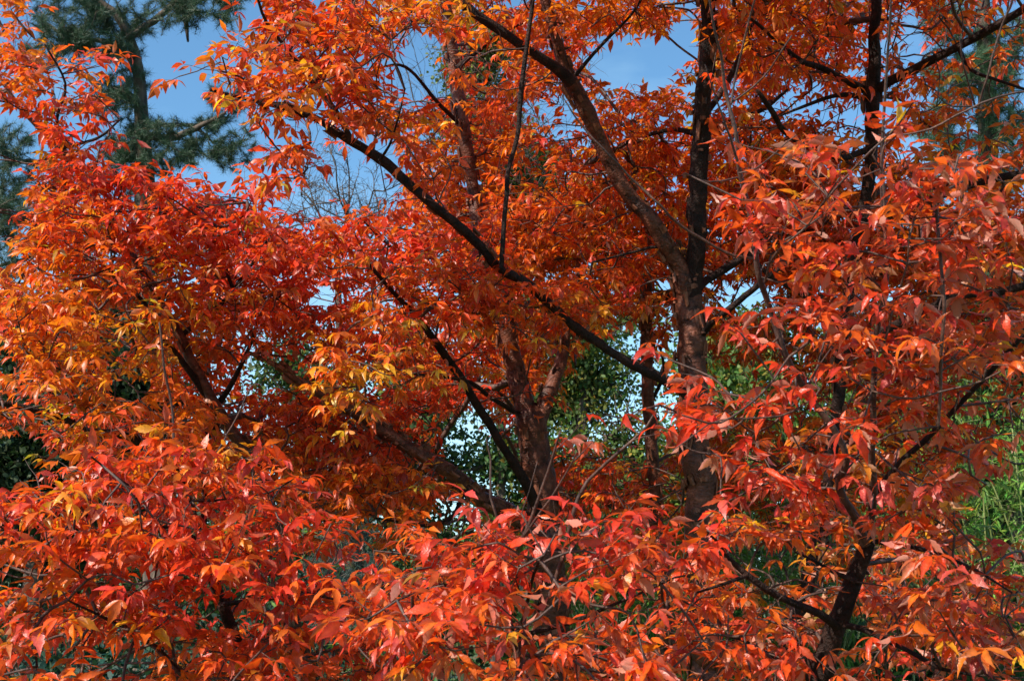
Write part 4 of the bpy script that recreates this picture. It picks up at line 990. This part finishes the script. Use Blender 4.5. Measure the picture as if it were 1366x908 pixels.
# ---- G: near right-hand maple with stout dark trunk and long pale shoots
G = Maple('near maple at the lower right with stout black forked trunk and long pale shoots above', gnd(1088, 454, 3.6))
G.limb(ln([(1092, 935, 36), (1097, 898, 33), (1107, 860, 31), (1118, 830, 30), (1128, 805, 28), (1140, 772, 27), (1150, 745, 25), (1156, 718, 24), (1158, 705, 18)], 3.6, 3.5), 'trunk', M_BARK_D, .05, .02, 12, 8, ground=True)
G.limb(ln([(1154, 722, 18), (1138, 692, 14), (1124, 668, 13), (1122, 640, 13), (1128, 612, 9), (1112, 570, 10), (1085, 530, 10), (1050, 476, 10), (1030, 420, 9), (1013, 370, 9), (1003, 293, 8), (990, 233, 7), (980, 177, 6), (970, 117, 5), (962, 70, 4), (953, 33, 3.5), (943, -20, 3)], 3.5, 3.0), 'limb', M_TWIG, .05, .025, 8)
G.limb(ln([(1155, 718, 16), (1163, 690, 13), (1168, 655, 12), (1160, 610, 10), (1158, 563, 10), (1163, 520, 9), (1170, 450, 8), (1176, 380, 7), (1178, 303, 6), (1177, 200, 5), (1181, 100, 4), (1184, 10, 3), (1186, -40, 2)], 3.5, 3.0), 'limb', M_TWIG, .05, .025, 8)
G.limb(ln([(1168, 655, 10), (1200, 614, 9), (1232, 588, 9), (1280, 540, 8), (1327, 487, 8), (1370, 440, 6), (1410, 400, 4)], 3.5, 3.1), k=8)
G.limb(ln([(1116, 835, 14), (1090, 818, 12), (1050, 802, 11), (1020, 785, 11), (997, 768, 10), (975, 745, 8), (960, 720, 4), (930, 700, 3)], 3.55, 3.3), k=8)
G.limb(ln([(1120, 830, 11), (1150, 838, 9), (1177, 852, 8), (1215, 868, 7), (1250, 888, 6), (1300, 900, 4)], 3.55, 3.3), k=8)
G.limb(ln([(1096, 925, 12), (1077, 905, 8), (1050, 885, 7), (1020, 868, 6), (985, 852, 5), (953, 845, 3)], 3.6, 3.3), k=7)
G.limb(ln([(1141, 775, 8), (1115, 762, 6), (1093, 748, 5), (1060, 735, 3)], 3.5, 3.5), k=7)
G.limb(ln([(997, 768, 7), (975, 775, 5), (930, 790, 4)], 3.4, 3.3), k=6)
G.limb(ln([(1155, 720, 9), (1220, 730, 7), (1290, 760, 5), (1350, 790, 3)], 3.5, 3.2), k=7)
for s_ in [
    [(976, 140, 4), (990, 80, 4), (1007, 0, 3), (1015, -40, 2)],
    [(976, 135, 4), (995, 120, 3.5), (1020, 97, 3.5), (1040, 72, 3), (1057, 47, 2)],
    [(984, 215, 5), (965, 175, 4), (953, 130, 3), (940, 87, 2)],
    [(1003, 345, 6), (977, 340, 5), (910, 302, 5), (882, 277, 4), (838, 237, 4), (802, 200, 3.5), (765, 160, 3), (748, 127, 2)],
    [(1177, 470, 5), (1188, 440, 4), (1200, 403, 3.5), (1207, 350, 3), (1212, 300, 2)],
    [(1178, 303, 4), (1185, 193, 4), (1243, 177, 4), (1303, 143, 4), (1366, 122, 3.5), (1410, 110, 2)],
    [(1303, 143, 5), (1315, 100, 4), (1335, 50, 4), (1354, 0, 3), (1362, -30, 2)],
    [(1303, 143, 4), (1285, 100, 3), (1279, 50, 2)],
    [(1303, 143, 3.5), (1270, 140, 3), (1243, 123, 2)],
    [(1077, 300, 4), (1110, 258, 4), (1160, 207, 4), (1195, 165, 3), (1227, 123, 2)],
    [(1015, 375, 4), (1040, 340, 4), (1077, 300, 4)],
    [(1250, 570, 6), (1248, 400, 6), (1253, 277, 6), (1264, 240, 5), (1277, 207, 3)],
    [(984, 240, 3.5), (950, 236, 3), (912, 232, 2)],
    [(985, 236, 3.5), (1020, 215, 3), (1060, 180, 2)],
    [(1050, 476, 4), (1020, 520, 4), (960, 560, 4), (910, 555, 3)],
    [(1163, 520, 4), (1220, 530, 4), (1290, 510, 4), (1366, 480, 3)],
    [(1085, 530, 4), (1040, 555, 4), (960, 560, 3), (900, 600, 2)]]:
    G.limb(ln([(a, b, w * .85) for a, b, w in s_], 3.02, 2.9), 'shoot', M_SHOOT, .03, .03, 6)
G.foliage([
    (1320, 580, 70, 60, 0, 3.4, .2, .9, 'R'), (1340, 790, 60, 60, 0, 3.5, .2, .9, 'R'), (1000, 820, 90, 40, 0, 3.8, .2, .9, 'O'), (1180, 780, 90, 60, 0, 4.0, .25, .9, 'O'), (1050, 900, 120, 40, 0, 3.9, .25, .9, 'R'), (1280, 830, 110, 60, 0, 3.9, .2, .8, 'R'),
    (1030, 600, 100, 40, 0, 3.6, .2, .7, 'O'), (1060, 780, 70, 30, 0, 3.25, .1, .6, 'O'), (1100, 880, 90, 35, 0, 3.3, .2, .6, 'R'),
    (1080, 220, 100, 40, 0, 3.0, .25, .6, 'K'), (1210, 205, 110, 45, 5, 2.95, .25, .6, 'K'), (1150, 300, 150, 60, 0, 3.1, .25, .75, 'K'), (1020, 280, 55, 50, 0, 3.0, .2, .7, 'R'),
    (1290, 290, 80, 50, 0, 3.1, .25, .7, 'K'), (1230, 370, 120, 50, 0, 3.1, .25, .85, 'K'), (1060, 370, 70, 30, 0, 3.1, .2, .6, 'R'), (1300, 440, 90, 50, 0, 3.1, .25, .9, 'R'), (1180, 440, 120, 40, 0, 3.2, .25, .8, 'K'),
    (1060, 470, 110, 50, 0, 3.2, .25, .9, 'R'), (1010, 550, 100, 40, 0, 3.1, .25, .8, 'R'), (1140, 540, 100, 50, 0, 3.2, .25, .9, 'R'), (1250, 520, 100, 50, 0, 3.2, .25, .8, 'R'),
    (1040, 670, 110, 45, 0, 3.4, .25, 1.1, 'R'), (980, 720, 80, 40, 0, 3.4, .25, .9, 'O'), (1150, 620, 130, 45, 0, 3.3, .25, 1.0, 'R'), (1250, 690, 110, 60, 0, 3.4, .3, .9, 'R'),
    (1090, 710, 60, 40, 0, 3.5, .2, .7, 'Y'), (1300, 780, 90, 60, 0, 3.2, .3, .9, 'K'), (960, 790, 70, 40, 0, 3.4, .2, .8, 'O'), (1030, 850, 100, 50, 0, 3.4, .25, 1.0, 'R'), (1220, 850, 130, 60, 0, 3.4, .3, 1.0, 'K'),
    (1320, 880, 80, 50, 0, 3.2, .3, 1.0, 'R'), (1150, 950, 250, 50, 0, 3.4, .4, .6, 'R'), (940, 480, 50, 30, 0, 3.2, .2, .6, 'K')])
G.grow(goldamt=.25, leafscale=.88, flip=.13, hi=True, pale=.62, down=.30, curl=1.1)
